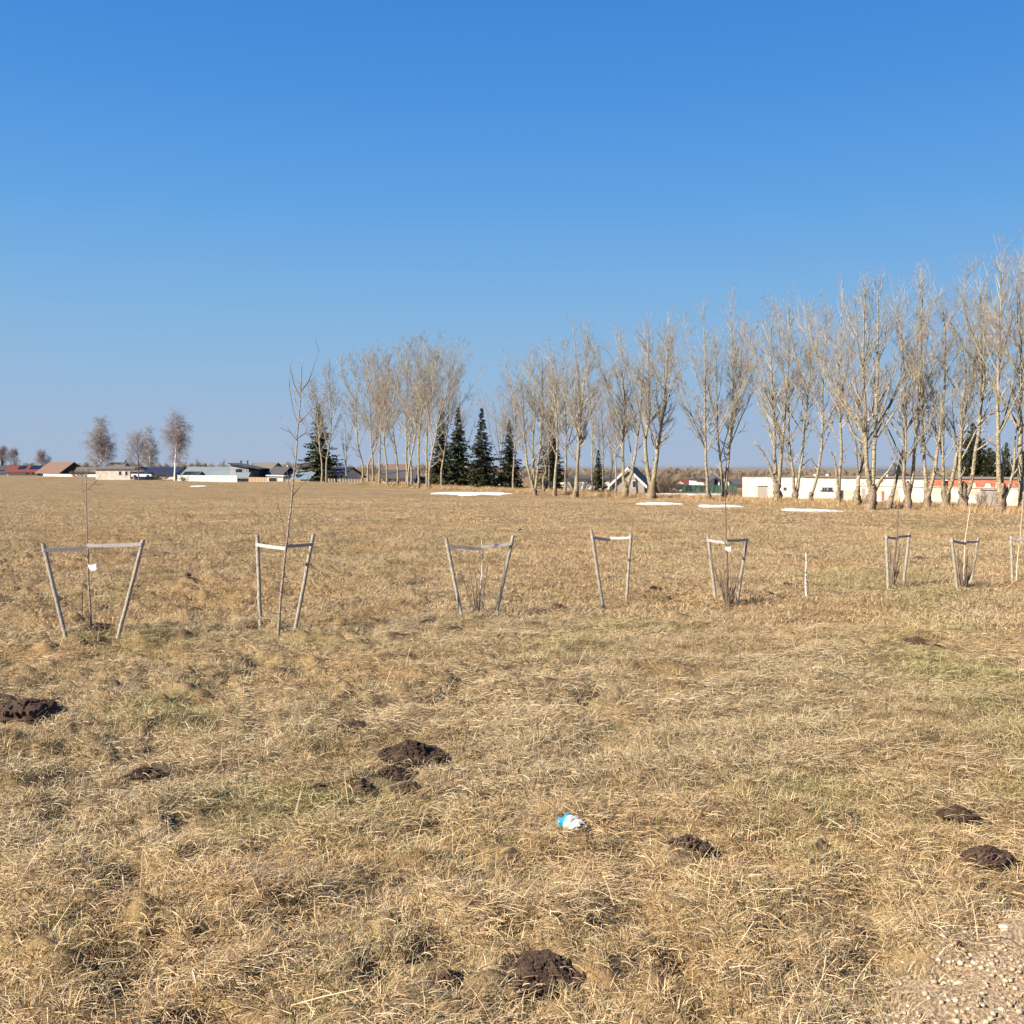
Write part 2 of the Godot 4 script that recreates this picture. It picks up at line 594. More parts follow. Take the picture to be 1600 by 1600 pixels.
# stems: arrays of pixel points from the fork upwards; base: where the foot stands
func poplar(label: String, base_px: Vector2, stems: Array, foot := 0.5, stump_top := 0.0, depth := 0.0, fine := 1.0, group := "bare poplars in the old row", wide := 1.0) -> void:
	var p := on_ground(base_px.x, base_px.y)
	if depth > 0.0:
		p = at(base_px.x, base_px.y, depth)
		p.y = base_h(p.x, p.z)
	var d := -p.z
	var t := thing("poplar_tree", label, "tree", p, 0.0, group)
	var trunk := Buf.new()
	var crown := Buf.new()
	var foot_b := Buf.new()
	var st := poplar_style()
	st.kids[1] *= fine
	st.rmin = maxf(0.006, d * 0.000062)
	var shift := on_ground(base_px.x, base_px.y).y if depth <= 0.0 else at(base_px.x, base_px.y, depth).y
	var fork := stump_top if stump_top > 0.0 else 0.9
	# the foot: swollen, burred old wood
	var rings := 9
	var fp := PackedVector3Array()
	var fr := PackedFloat32Array()
	var lean := Vector3.ZERO
	for s in stems:
		var q: Vector2 = s[0]
		lean += (at(q.x, q.y, d) - Vector3(p.x, shift, p.z)) / stems.size()
	lean.y = 0.0
	for k in rings:
		var f := float(k) / (rings - 1)
		fp.push_back(Vector3(0, -0.25, 0) + Vector3.UP * f * (fork + 0.35) + lean * f * minf(1.0, fork / 3.0) + Vector3(rng.randf_range(-0.04, 0.04), 0, rng.randf_range(-0.04, 0.04)))
		fr.push_back(foot * 0.56 * (1.25 - 0.40 * sin(f * 2.2) + rng.randf_range(-0.10, 0.10)) * (0.45 if k == rings - 1 else (0.8 if k == rings - 2 else 1.0)))
	foot_b.tube(fp, fr, 11, Color(1, 1, 1), false)
	for k in foot_b.v.size():
		var q := foot_b.v[k]
		var w := n_fine.get_noise_3d(q.x * 1.3 + p.x, q.y * 0.9, q.z * 1.3 + p.z)
		foot_b.v[k] = q + foot_b.n[k] * w * 0.26 * foot / 0.5
	# sprouts on the burrs
	for k in int(14 * fine):
		var a := rng.randf() * TAU
		var h := rng.randf_range(0.25, fork + 0.3)
		var q := lean * (h / (fork + 0.1)) * minf(1.0, fork / 3.0) + Vector3(cos(a) * foot * 0.42, h, sin(a) * foot * 0.42)
		branch(crown, q, Vector3(cos(a), rng.randf_range(0.3, 1.4), sin(a)).normalized(), rng.randf_range(0.3, 0.9), st.rmin * 1.2, 3, st)
	var height := 0.0
	for s in stems:
		var top: Vector2 = s[s.size() - 1]
		var r0: float = foot * (0.42 if stems.size() == 1 else 0.34)
		var ctrl := PackedVector3Array()
		ctrl.push_back(Vector3(0, fork * 0.45, 0) + lean * 0.3)
		var zoff := 0.0
		for k in s.size():
			var q: Vector2 = s[k]
			zoff += rng.randf_range(-0.25, 0.25)
			var w := at(q.x, q.y, d) - Vector3(p.x, shift, p.z)
			w.z += zoff
			ctrl.push_back(w)
		height = maxf(height, ctrl[ctrl.size() - 1].y)
		# smooth the polyline
		var pts := PackedVector3Array()
		for k in ctrl.size() - 1:
			var a := ctrl[maxi(k - 1, 0)]
			var e := ctrl[mini(k + 2, ctrl.size() - 1)]
			var steps := maxi(2, int(ctrl[k].distance_to(ctrl[k + 1]) / 1.1))
			for m in steps:
				var wob := Vector3(rng.randf_range(-0.05, 0.05), 0, rng.randf_range(-0.05, 0.05)) if k + m > 0 else Vector3.ZERO
				pts.push_back(ctrl[k].cubic_interpolate(ctrl[k + 1], a, e, float(m) / steps) + wob)
		pts.push_back(ctrl[ctrl.size() - 1])
		var n := pts.size()
		var rad := PackedFloat32Array()
		for k in n:
			var f := float(k) / (n - 1)
			rad.push_back(lerpf(r0, 0.012, pow(f, 0.75)) + 0.012)
		trunk.tube(pts, rad, 8, Color(1.0, 0.97, 0.9) * rng.randf_range(0.9, 1.1))
		var H: float = pts[n - 1].y
		var length := H - fork
		var many := int((7.0 if stems.size() == 1 else 4.5) * fine + rng.randf() * 2.0)
		if length < 7.0:
			many = 0
		for k in many:          # upright limbs that share the crown with the stem
			var f := rng.randf_range(0.22, 0.66)
			var g := f * (n - 1)
			var q := mini(int(g), n - 2)
			var dir := off_axis(Vector3.UP, rng.randf_range(0.38, 0.72), rng.randf() * TAU)
			var ll := (H - pts[q].y) * rng.randf_range(0.62, 0.98)
			var lp := wander(pts[q].lerp(pts[q + 1], g - q), dir, ll, 8, 0.55, 0.09)
			trunk.tube(lp, tapered(9, clampf(rad[q] * 0.5, 0.03, 0.11), 0.014), 6, Color(1.0, 0.97, 0.9) * rng.randf_range(0.9, 1.1))
			for m in int(ll * 2.6 * fine):
				var e := rng.randf_range(0.2, 1.0) * 8.0
				var w := mini(int(e), 7)
				branch(crown, lp[w].lerp(lp[w + 1], e - w), off_axis((lp[w + 1] - lp[w]).normalized(), rng.randf_range(0.35, 0.8), rng.randf() * TAU), H * 0.085 * rng.randf_range(0.5, 1.3), 0.016, 1, st)
		var nb := int(length * 2.5 * fine)
		for k in nb:
			var f := rng.randf_range(0.12, 0.99) if k % 5 == 0 else rng.randf_range(0.32, 0.99)
			var g := f * (n - 1)
			var q := mini(int(g), n - 2)
			var pos := pts[q].lerp(pts[q + 1], g - q)
			var low := 1.0 - smoothstep(0.2, 0.45, f)
			var ang := lerpf(0.62, 0.38, smoothstep(0.4, 1.0, f)) + low * rng.randf_range(0.2, 0.7)
			var dir := off_axis((pts[q + 1] - pts[q]).normalized(), ang * rng.randf_range(0.8, 1.25), rng.randf() * TAU)
			var l := H * 0.165 * wide * (0.35 + 0.65 * sin(PI * clampf(f * 0.85 + 0.1, 0.0, 1.0))) * rng.randf_range(0.55, 1.2) * (1.0 - 0.35 * low)
			branch(crown, pos, dir, l, clampf(rad[q] * 0.42, 0.014, 0.06), 1, st)
	part("trunk", trunk.mesh(), mats.poplar_bark, t)
	part("trunk_foot", foot_b.mesh(), mats.old_bark, t)
	part("crown", crown.mesh(), mats.twig_bark, t)

func loose_tree(called: String, label: String, foot_px: Vector2, top_py: float, depth: float, style: Dictionary, group := "", spread := 0.3, trunk_mat := "birch_bark") -> void:
	var p := at(foot_px.x, foot_px.y, depth)
	var H := (foot_px.y - top_py) * depth / FPX
	var t := thing(called, label, "tree", p, rng.randf() * TAU, group)
	var trunk := Buf.new()
	var crown := Buf.new()
	var n := 9
	var pts := wander(Vector3(0, -0.6, 0), Vector3(rng.randf_range(-0.06, 0.06), 1, rng.randf_range(-0.06, 0.06)).normalized(), H + 0.4, n, 0.3, 0.045)
	var rad := tapered(n + 1, H * 0.017, H * 0.003)
	trunk.tube(pts, rad, 7, Color.WHITE)
	var nb: int = style.main
	for k in nb:
		var f: float = style.low + (0.98 - style.low) * pow(rng.randf(), 0.8)
		var g: float = f * n
		var q := mini(int(g), n - 1)
		var pos := pts[q].lerp(pts[q + 1], g - q)
		var dir := off_axis(Vector3.UP, rng.randf_range(0.35, 0.8), rng.randf() * TAU)
		var l: float = H * spread * (0.25 + 0.85 * pow(1.0 - f, 0.75)) * rng.randf_range(0.7, 1.2)
		branch(crown, pos, dir, l, H * 0.0055 * (1.2 - f), 1, style)
		if k % 4 == 0 and f < 0.75:     # a few stout limbs that share the trunk's bark
			var lp := wander(pos, dir, l * 0.8, 4, 1.0, 0.1)
			trunk.tube(lp, tapered(5, H * 0.007, H * 0.002), 5, Color.WHITE)
	part("trunk", trunk.mesh(), mats[trunk_mat], t)
	part("crown", crown.mesh(), vertex_paint("twigs", 0.9), t)

func birch_style(depth: float) -> Dictionary:
	return {"up": [0.0, 0.3, -1.6, -2.6], "jit": 0.2, "levels": 3, "kids": [0, 10.0, 6.0, 0], "ref": [1.0, 2.2, 1.0, 1.0], "ratio": [0, 0.5, 0.7, 0], "spread": [0.4, 1.1], "rmin": depth * 0.00003, "main": 60, "low": 0.16,
		"col": [Color.WHITE, Color(0.46, 0.42, 0.39), Color(0.31, 0.27, 0.255), Color(0.27, 0.225, 0.22)]}

func oak_style(depth: float) -> Dictionary:
	return {"up": [0.0, 0.6, 0.4, 0.3], "jit": 0.24, "levels": 3, "kids": [0, 8.0, 5.0, 0], "ref": [1.0, 2.2, 1.0, 1.0], "ratio": [0, 0.5, 0.6, 0], "spread": [0.45, 1.1], "rmin": depth * 0.00004, "main": 36, "low": 0.2,
		"col": [Color.WHITE, Color(0.30, 0.245, 0.19), Color(0.26, 0.205, 0.165), Color(0.23, 0.18, 0.155)]}

func conifer(called: String, label: String, foot_px: Vector2, top_py: float, depth: float, width_px: float, column := false, group := "dark conifers", col := Color(0.056, 0.062, 0.030)) -> void:
	var p := at(foot_px.x, foot_px.y, depth)
	var H := (foot_px.y - top_py) * depth / FPX
	var R := width_px * 0.5 * depth / FPX
	var t := thing(called, label, "tree", p, rng.randf() * TAU, group)
	var trunk := Buf.new()
	trunk.tube(PackedVector3Array([Vector3(0, -0.5, 0), Vector3(0.05, H * 0.5, 0), Vector3(0, H, 0)]), PackedFloat32Array([H * 0.016, H * 0.01, 0.02]), 7, Color.WHITE)
	var b := Buf.new()
	var nb := int(260 + H * 14.0)
	for k in nb:
		var f := pow(rng.randf(), 0.85) * 0.97 + 0.02
		var y := H * f
		var rr := R * (1.0 - f) if not column else R * minf(1.0, (1.0 - f) * 2.6) * minf(1.0, 0.55 + f * 2.0)
		rr = rr * (rng.randf_range(0.5, 1.3) if not column else rng.randf_range(0.75, 1.15)) + 0.05
		var a := rng.randf() * TAU
		if not column:
			rr *= 1.0 + 0.9 * n_patch.get_noise_3d(cos(a) * 5.0 + p.x, y * 1.4, sin(a) * 5.0)
		var out := Vector3(cos(a), 0, sin(a))
		var side := Vector3(-sin(a), 0, cos(a))
		var steps := maxi(3, int(rr / 0.22))
		var c0 := col * rng.randf_range(0.65, 1.45)
		for m in steps:
			var q := (float(m) + rng.randf()) / steps
			if rng.randf() > 0.45 + q:
				continue
			var dip := -0.42 * rr * q + 0.28 * rr * q * q
			if column:
				dip = 0.5 * rr * q
			var at_ := Vector3(0, y + dip, 0) + out * rr * q
			for e in 4:
				var d := (side * rng.randf_range(-1, 1) + out * rng.randf_range(0.2, 1.0) + Vector3.UP * (rng.randf_range(-0.75, 0.25) if not column else rng.randf_range(0.2, 1.4))).normalized()
				var wv := d.cross(Vector3.UP).normalized()
				wv = wv.rotated(d, rng.randf_range(-0.9, 0.9))
				var l := rng.randf_range(0.22, 0.5) * (0.6 + 0.06 * H) * (1.15 - 0.75 * f)
				var w := l * 0.22
				b.face([at_ - wv * w * 0.4, at_ + d * l * 0.6 - wv * w, at_ + d * l, at_ + d * l * 0.6 + wv * w, at_ + wv * w * 0.4], at_ - d.cross(wv) , c0 * rng.randf_range(0.7, 1.5))
	part("trunk", trunk.mesh(), mats.old_bark, t)
	part("crown", b.mesh(), vertex_paint("needles", 0.8), t)

func twig_bush(called: String, label: String, foot: Vector3, w: float, h: float, count: int, col: Color, rmin: float, group := "") -> void:
	var t := thing(called, label, "bush", foot, 0.0, group)
	var b := Buf.new()
	var st := oak_style(0.0)
	st.rmin = rmin
	st.levels = 2
	st.kids = [0, 6.0, 0, 0]
	st.ref = [1, 1.2, 1, 1]
	st.up = [0, 0.5, 0.3, 0]
	for k in 4:
		st.col[k] = col
	for k in count:
		var a := rng.randf() * TAU
		var rr := sqrt(rng.randf()) * 0.4
		var q := Vector3(cos(a) * rr * w, -0.1, sin(a) * rr * w)
		var d := Vector3(cos(a) * rr * w * 1.5, h * 0.8, sin(a) * rr * w * 1.5).normalized()
		branch(b, q, d, h * rng.randf_range(0.6, 1.05) * (1.0 - rr * 0.7), rmin * 2.0, 1, st)
	part("twigs", b.mesh(), vertex_paint("twigs", 0.9), t)

# ---------------------------------------------------------------- saplings and stakes
func stake_mesh(base: Vector3, top: Vector3, r: float) -> ArrayMesh:
	var b := Buf.new()
	var d := (top - base).normalized()
	var pts := PackedVector3Array([base - d * 0.35])
	for k in 6:
		var f := float(k) / 6.0
		pts.push_back(base.lerp(top, f) + Vector3(rng.randf_range(-0.004, 0.004), 0, rng.randf_range(-0.004, 0.004)))
	pts.push_back(top - d * 0.012)
	pts.push_back(top)
	var rad := PackedFloat32Array()
	for k in pts.size():
		rad.push_back(r * (1.06 - 0.1 * k / pts.size() + rng.randf_range(-0.03, 0.03)))
	rad[rad.size() - 1] = r * 0.8
	b.tube(pts, rad, 12, Color.WHITE * rng.randf_range(0.92, 1.08), false)
	return b.mesh()

func strap_mesh(a: Vector3, c: Vector3, w: float, sag: float, twist: float) -> ArrayMesh:
	var b := Buf.new()
	var n := 8
	var along := (c - a).normalized()
	var nrm := along.cross(Vector3.UP).normalized()
	for k in n:
		var f0 := float(k) / n
		var f1 := float(k + 1) / n
		var corners := []
		for f in [f0, f1]:
			var p: Vector3 = a.lerp(c, f) + Vector3.DOWN * sag * 4.0 * f * (1.0 - f)
			var up := Vector3.UP.rotated(along, twist * (0.5 + 0.5 * sin(f * PI)))
			var th := up.cross(along).normalized() * 0.004
			corners.append([p - up * w * 0.5 - th, p - up * w * 0.5 + th, p + up * w * 0.5 + th, p + up * w * 0.5 - th])
		b.hexa(corners[0] + corners[1])
	return b.mesh()

func sapling_support(label: String, l_top: Vector2, l_base: Vector2, r_top: Vector2, r_base: Vector2, knot: Vector2, strap_y: Vector2, trunk_base: Vector2) -> float:
	var pb := stand(l_base.x, l_base.y)
	var qb := stand(r_base.x, r_base.y)
	var tb := stand(trunk_base.x, trunk_base.y)
	var d := -tb.z
	var t := thing("sapling_stakes", label, "tree stakes", pb, 0.0, "stake pairs along the sapling row")
	var pt := at(l_top.x, l_top.y, -pb.z) - pb
	var qt := at(r_top.x, r_top.y, -qb.z) - pb
	part("stake", stake_mesh(Vector3.ZERO, pt, 0.037), mats.stake_wood, t)
	part("stake", stake_mesh(qb - pb, qt, 0.036), mats.stake_wood, t)
	var k := at(knot.x, knot.y, d) - pb
	var la := Vector3.ZERO.lerp(pt, (l_base.y - strap_y.x) / (l_base.y - l_top.y))
	var ra := (qb - pb).lerp(qt, (r_base.y - strap_y.y) / (r_base.y - r_top.y))
	for s in [[la, Vector3(0, 0, 0.05)], [ra, Vector3(0, 0.045, 0.03)]]:
		part("strap", strap_mesh(s[0] + Vector3(0, 0, 0.046), k - Vector3(0, 0.02, 0) + s[1], 0.062, 0.01, rng.randf_range(-0.35, 0.35)), mats.strap, t)
		var wrap := Buf.new()      # the loop nailed round the stake
		var ax: Vector3 = (pt if s[0] == la else (qt - (qb - pb))).normalized()
		wrap.tube(PackedVector3Array([s[0] - ax * 0.032, s[0] + ax * 0.032]), PackedFloat32Array([0.043, 0.043]), 12, Color.WHITE, false)
		part("strap_loop", wrap.mesh(), mats.strap, t)
	return d

func sapling(label: String, line: Array, r0: float, twigs: Array, bark: String, extra := 0, tag_at := Vector2.ZERO) -> void:
	var foot: Vector2 = line[0]
	var p := stand(foot.x, foot.y)
	var d := -p.z
	var t := thing("sapling", label, "sapling", p, 0.0, "young trees planted along the field edge")
	var trunk := Buf.new()
	var pts := PackedVector3Array([Vector3(0, -0.15, 0)])
	for k in line.size():
		var q: Vector2 = line[k]
		var w := at(q.x, q.y, d) - p
		if k == 0: w = Vector3.ZERO
		if k > 0:
			for m in 3:
				pts.push_back(pts[pts.size() - 1].lerp(w, 1.0 / (4 - m)) + Vector3(rng.randf_range(-0.006, 0.006), 0, rng.randf_range(-0.012, 0.012)))
		pts.push_back(w)
	var rad := PackedFloat32Array()
	for k in pts.size():
		rad.push_back(lerpf(r0, maxf(r0 * 0.28, 0.005), float(k) / (pts.size() - 1)) * rng.randf_range(0.94, 1.08))
	trunk.tube(pts, rad, 9, Color.WHITE)
	part("trunk", trunk.mesh(), mats[bark], t)
	var crown := Buf.new()
	var col := Color(0.17, 0.125, 0.095)
	for w in twigs:                          # each a list of pixel points
		var tp := PackedVector3Array()
		var zo := 0.0
		for k in w.size():
			var q: Vector2 = w[k]
			if k > 0: zo += rng.randf_range(-0.12, 0.12)
			tp.push_back(at(q.x, q.y, d) - p + Vector3(0, 0, zo))
		crown.tube(tp, tapered(tp.size(), maxf(r0 * 0.34, 0.007), 0.004), 5, col * rng.randf_range(0.8, 1.3))
		for k in 3:
			var f := rng.randi_range(0, tp.size() - 2)
			var q := tp[f].lerp(tp[f + 1], rng.randf())
			crown.tube(wander(q, off_axis((tp[f + 1] - tp[f]).normalized(), 0.6, rng.randf() * TAU), rng.randf_range(0.12, 0.4), 2, 0.3, 0.15), tapered(3, 0.004, 0.0025), 4, col * 1.1)
	for k in extra:                          # suckers from the foot
		var a := rng.randf() * TAU
		var q := Vector3(cos(a) * 0.05, -0.03, sin(a) * 0.05)
		var sp := wander(q, Vector3(cos(a) * rng.randf_range(0.08, 0.4), 1.0, sin(a) * 0.3).normalized(), rng.randf_range(0.6, 1.7), 5, 0.1, 0.06)
		crown.tube(sp, tapered(6, 0.011, 0.005), 5, col * rng.randf_range(0.85, 1.5))
		for m in 3:
			var f := rng.randi_range(1, 4)
			crown.tube(wander(sp[f], off_axis(Vector3.UP, 0.6, rng.randf() * TAU), rng.randf_range(0.15, 0.45), 2, 0.2, 0.1), tapered(3, 0.005, 0.003), 4, col * rng.randf_range(0.9, 1.6))
	if crown.v.size() > 0:
		part("branches", crown.mesh(), vertex_paint("twigs", 0.9), t)
	if tag_at != Vector2.ZERO:
		var q := at(tag_at.x, tag_at.y, d) - p + Vector3(0, 0, 0.03)
		var b := Buf.new()
		var prev := []
		for k in 6:
			var f := float(k) / 5.0
			var c := q + Vector3(f * 0.17, -0.05 * sin(f * 2.4) + 0.05 * f * f, 0.03 * sin(f * 5.0))
			var up := Vector3(0, 0.03 + 0.03 * sin(f * 3.0), 0.02 * cos(f * 7.0))
			var th := Vector3(0, 0, 0.002)
			var now := [c - up - th, c - up + th, c + up + th, c + up - th]
			if k > 0:
				b.hexa(prev + now)
			prev = now
		part("paper_tag", b.mesh(), plain("tag_white", lin(0.75, 0.74, 0.70)), t)

# ---------------------------------------------------------------- small things on the field
func soil_heap(label: String, px: float, py: float, w_px: float, h_px: float, crumbs := 60) -> void:
	var p := on_ground(px, py)
	var d := -p.z
	var w := w_px * 0.5 * d / FPX
	var h := maxf(h_px * d / FPX * 0.46, 0.06)
	p.y = ground_h(p.x, p.z)
	holes.append([p.x, p.z, w * (1.15 if h_px > 25 else 0.95) + 0.05])
	if h_px > 25:
		p.y += 0.03
	var t := thing("molehill", label, "molehill", p, rng.randf() * TAU, "molehills in the meadow")
	var b := Buf.new()
	var nr := 12
	var na := 28
	var sq := rng.randf_range(0.72, 0.95)
	for i in nr + 1:
		var f := float(i) / nr
		for j in na:
			var a := TAU * j / na
			var rr := w * f * (1.05 + 0.55 * n_fine.get_noise_2d(cos(a) * 0.35 + p.x * 3.0, sin(a) * 0.35 + p.z * 3.0))
			var x := cos(a) * rr
			var z := sin(a) * rr * sq
			var y := h * pow(maxf(0.0, cos(f * PI * 0.5)), 1.3)
			y += (0.055 * n_fine.get_noise_2d((x + p.x) * 1.7, (z + p.z) * 1.7) + 0.03 * n_fine.get_noise_2d((x + p.x) * 5.0, (z + p.z) * 5.0)) * (1.0 - f * 0.6)
			if i == nr: y = -0.09
			b.v.push_back(Vector3(x, y, z))
			b.c.push_back(Color.WHITE)
			b.n.push_back(Vector3.ZERO)
	for i in nr:
		for j in na:
			var a0 := i * na + j
			var b0 := i * na + (j + 1) % na
			b.i.append_array([a0, a0 + na, b0, b0, a0 + na, b0 + na])
	for k in range(0, b.i.size(), 3):
		var m := (b.v[b.i[k + 2]] - b.v[b.i[k]]).cross(b.v[b.i[k + 1]] - b.v[b.i[k]])
		b.n[b.i[k]] += m
		b.n[b.i[k + 1]] += m
		b.n[b.i[k + 2]] += m
	for k in b.n.size():
		b.n[k] = b.n[k].normalized() if b.n[k].length() > 0 else Vector3.UP
	part("heap", b.mesh(), mats.soil, t)
	var c := Buf.new()
	for k in crumbs:
		var a := rng.randf() * TAU
		var f := sqrt(rng.randf()) * 1.3
		var y := h * pow(maxf(0.0, cos(minf(f, 1.0) * PI * 0.5)), 1.3)
		clod(c, Vector3(cos(a) * w * f, y + 0.005, sin(a) * w * f * sq), rng.randf_range(0.006, 0.026) * clampf(w / 0.2, 0.8, 1.4))
	var cr := part("clods", c.mesh(), mats.soil, t)
	cr.set_meta("kind", "stuff")

func clod(b: Buf, at_: Vector3, r: float) -> void:      # a lump with eight uneven corners
	var p := []
	for y in [-0.7, 0.7]:
		for k in 4:
			var a := PI * 0.25 + k * PI * 0.5
			p.append(at_ + Vector3(cos(a) * r * rng.randf_range(0.7, 1.3), y * r * rng.randf_range(0.6, 1.2), sin(a) * r * rng.randf_range(0.7, 1.3)))
	b.hexa(p)

func pebble_mesh() -> ArrayMesh:
	var b := Buf.new()
	var nr := 5
	var na := 8
	var k1 := rng.randf_range(0.55, 0.8)
	var k2 := rng.randf_range(0.7, 1.0)
	var off := rng.randf() * 50.0
	for i in nr + 1:
		for j in na:
			var th := PI * i / nr
			var a := TAU * j / na
			var q := Vector3(sin(th) * cos(a), cos(th), sin(th) * sin(a))
			var s := 1.0 + 0.5 * n_fine.get_noise_3d(q.x * 0.6 + off, q.y * 0.6, q.z * 0.6)
			b.v.push_back(Vector3(q.x * s, q.y * s * k1, q.z * s * k2))
			b.n.push_back(q)
			b.c.push_back(Color.WHITE)
	for i in nr:
		for j in na:
			var a0 := i * na + j
			var b0 := i * na + (j + 1) % na
			b.i.append_array([a0, a0 + na, b0, b0, a0 + na, b0 + na])
	return b.mesh()

func snow(label: String, px0: float, px1: float, py0: float, py1: float) -> void:
	var a := on_ground((px0 + px1) * 0.5, py1)
	var c := on_ground((px0 + px1) * 0.5, py0)
	var l := on_ground(px0, (py0 + py1) * 0.5)
	var r := on_ground(px1, (py0 + py1) * 0.5)
	var mid := (l + r) * 0.5
	var w := (r.x - l.x) * 0.5
	var dz := clampf((a.z - c.z) * 0.38, 0.8, 10.0)
	mid.z = (a.z + c.z) * 0.5
	mid.y = base_h(mid.x, mid.z)
	var t := thing("snow_patch", label, "snow", mid, 0.0, "last snow patches")
	var b := Buf.new()
	var na := 40
	var prof := [[0.0, 0.15], [0.5, 0.14], [0.8, 0.12], [0.93, 0.09], [1.0, -0.05]]
	for q in prof:
		for j in na:
			var an := TAU * j / na
			var rr: float = q[0] * (0.9 + 0.55 * n_big.get_noise_2d(cos(an) * 14.0 + mid.x * 5.0, sin(an) * 14.0 + mid.z * 3.0) + 0.3 * n_hum.get_noise_2d(cos(an) * 3.0 + mid.x, sin(an) * 3.0))
			var x := cos(an) * rr * w
			var z := sin(an) * rr * dz
			b.v.push_back(Vector3(x, base_h(mid.x + x, mid.z + z) - mid.y + q[1] + 0.03 * n_hum.get_noise_2d(x * 0.7, z * 0.7), z))
			b.n.push_back(Vector3(cos(an) * 0.15 * q[0], 1, sin(an) * 0.15 * q[0]).normalized())
			b.c.push_back(Color.WHITE)
	for i in prof.size() - 1:
		for j in na:
			var a0 := i * na + j
			var b0 := i * na + (j + 1) % na
			b.i.append_array([a0, a0 + na, b0, b0, a0 + na, b0 + na])
	part("snow_sheet", b.mesh(), mats.snow, t)

# ---------------------------------------------------------------- houses
# A house with its long axis along local x; front towards the camera (+z). o: wall, roof, eave, ridge, windows ...
func house(called: String, label: String, category: String, px0: float, px1: float, base: float, eave: float, ridge: float, depth: float, deep: float, o: Dictionary) -> Node3D:
	var mid := at((px0 + px1) * 0.5, base, depth)
	var k := depth / FPX
	var w := (px1 - px0) * k * 0.5
	var hy := (base - eave) * k
	var ry := (base - ridge) * k
	var t := thing(called, label, category, mid, o.get("yaw", 0.0), o.get("group", "village houses beyond the field"))
	var dz := deep * 0.5
	var wall := Buf.new()
	var sunk := -0.8
	var gable: bool = o.get("gable", false)      # gable end towards the camera
	var mono: bool = o.get("mono", false)
	var ov: float = o.get("over", 0.45)
	var roof := Buf.new()
	var th := 0.22
	if mono:            # one slope, high at the left (local -x)
		wall.hexa([Vector3(-w, sunk, dz), Vector3(w, sunk, dz), Vector3(w, sunk, -dz), Vector3(-w, sunk, -dz), Vector3(-w, ry - 0.05, dz), Vector3(w, hy - 0.05, dz), Vector3(w, hy - 0.05, -dz), Vector3(-w, ry - 0.05, -dz)])
		var s := (hy - ry) / (2.0 * w)
		roof.hexa([Vector3(-w - ov, ry - s * ov, dz + ov), Vector3(w + ov, hy + s * ov, dz + ov), Vector3(w + ov, hy + s * ov, -dz - ov), Vector3(-w - ov, ry - s * ov, -dz - ov),
			Vector3(-w - ov, ry - s * ov + th, dz + ov), Vector3(w + ov, hy + s * ov + th, dz + ov), Vector3(w + ov, hy + s * ov + th, -dz - ov), Vector3(-w - ov, ry - s * ov + th, -dz - ov)])
	elif gable:
		var front := [Vector3(-w, sunk, dz), Vector3(w, sunk, dz), Vector3(w, hy, dz), Vector3(0, ry, dz), Vector3(-w, hy, dz)]
		var back := []
		for q in front:
			back.append(Vector3(q.x, q.y, -dz))
		var c := Vector3(0, hy * 0.5, 0)
		wall.face(front, c)
		wall.face(back, c)
		wall.face([front[0], back[0], back[4], front[4]], c)
		wall.face([front[1], back[1], back[2], front[2]], c)
		var s := (ry - hy) / w
		for sg in [-1.0, 1.0]:
			var e := Vector3(sg * (w + ov), hy - s * ov + 0.03, 0)
			var r := Vector3(0, ry + 0.03, 0)
			var up := Vector3(0, th, 0)
			var f := Vector3(0, 0, dz + ov)
			roof.hexa([e + f, r + f, r - f, e - f, e + f + up, r + f + up, r - f + up, e - f + up])
	else:
		var left := [Vector3(-w, sunk, dz), Vector3(-w, sunk, -dz), Vector3(-w, hy, -dz), Vector3(-w, ry, 0), Vector3(-w, hy, dz)]
		var right := []
		for q in left:
			right.append(Vector3(w, q.y, q.z))
		var c := Vector3(0, hy * 0.5, 0)
		wall.face(left, c)
		wall.face(right, c)
		wall.face([left[0], right[0], right[4], left[4]], c)
		wall.face([left[1], right[1], right[2], left[2]], c)
		var s := (ry - hy) / dz
		for sg in [-1.0, 1.0]:
			var e := Vector3(0, hy - s * ov + 0.03, sg * (dz + ov))
			var r := Vector3(0, ry + 0.03, 0)
			var up := Vector3(0, th, 0)
			var f := Vector3(w + ov, 0, 0)
			roof.hexa([e + f, r + f, r - f, e - f, e + f + up, r + f + up, r - f + up, e - f + up])
	part("wall", wall.mesh(), o.wall, t)
	var rf := part("roof", roof.mesh(), o.roof, t)
	for c in o.get("chimneys", []):          # [px, top py, width px]
		var x: float = (c[0] - (px0 + px1) * 0.5) * k
		var cw: float = c[2] * k * 0.5
		var b := Buf.new()
		b.box(Vector3(x - cw, hy, -cw - 0.3), Vector3(x + cw, (base - c[1]) * k, cw - 0.3))
		b.box(Vector3(x - cw - 0.06, (base - c[1]) * k, -cw - 0.36), Vector3(x + cw + 0.06, (base - c[1]) * k + 0.12, cw - 0.24))
		part("chimney", b.mesh(), c[3] if c.size() > 3 else mats.brick_plain, rf)
	for c in o.get("panels", []):            # solar panels on the front slope: [px0, px1, low share, high share]
		var b := Buf.new()
		var s := (ry - hy) / dz
		var q0: float = (c[0] - (px0 + px1) * 0.5) * k
		var q1: float = (c[1] - (px0 + px1) * 0.5) * k
		var p := []
		for lift in [th + 0.06, th + 0.12]:
			for q in [[q0, c[2]], [q1, c[2]], [q1, c[3]], [q0, c[3]]]:
				p.append(Vector3(q[0], hy + (ry - hy) * q[1] + lift, dz * (1.0 - q[1])))
		b.hexa(p)
		part("solar_panel", b.mesh(), mats.solar, rf)
	for c in o.get("windows", []):           # [px0, px1, top, bottom]
		opening(t, "window", (c[0] - (px0 + px1) * 0.5) * k, (c[1] - (px0 + px1) * 0.5) * k, (base - c[3]) * k, (base - c[2]) * k, dz, mats.glass, o.get("frame", mats.white_paint))
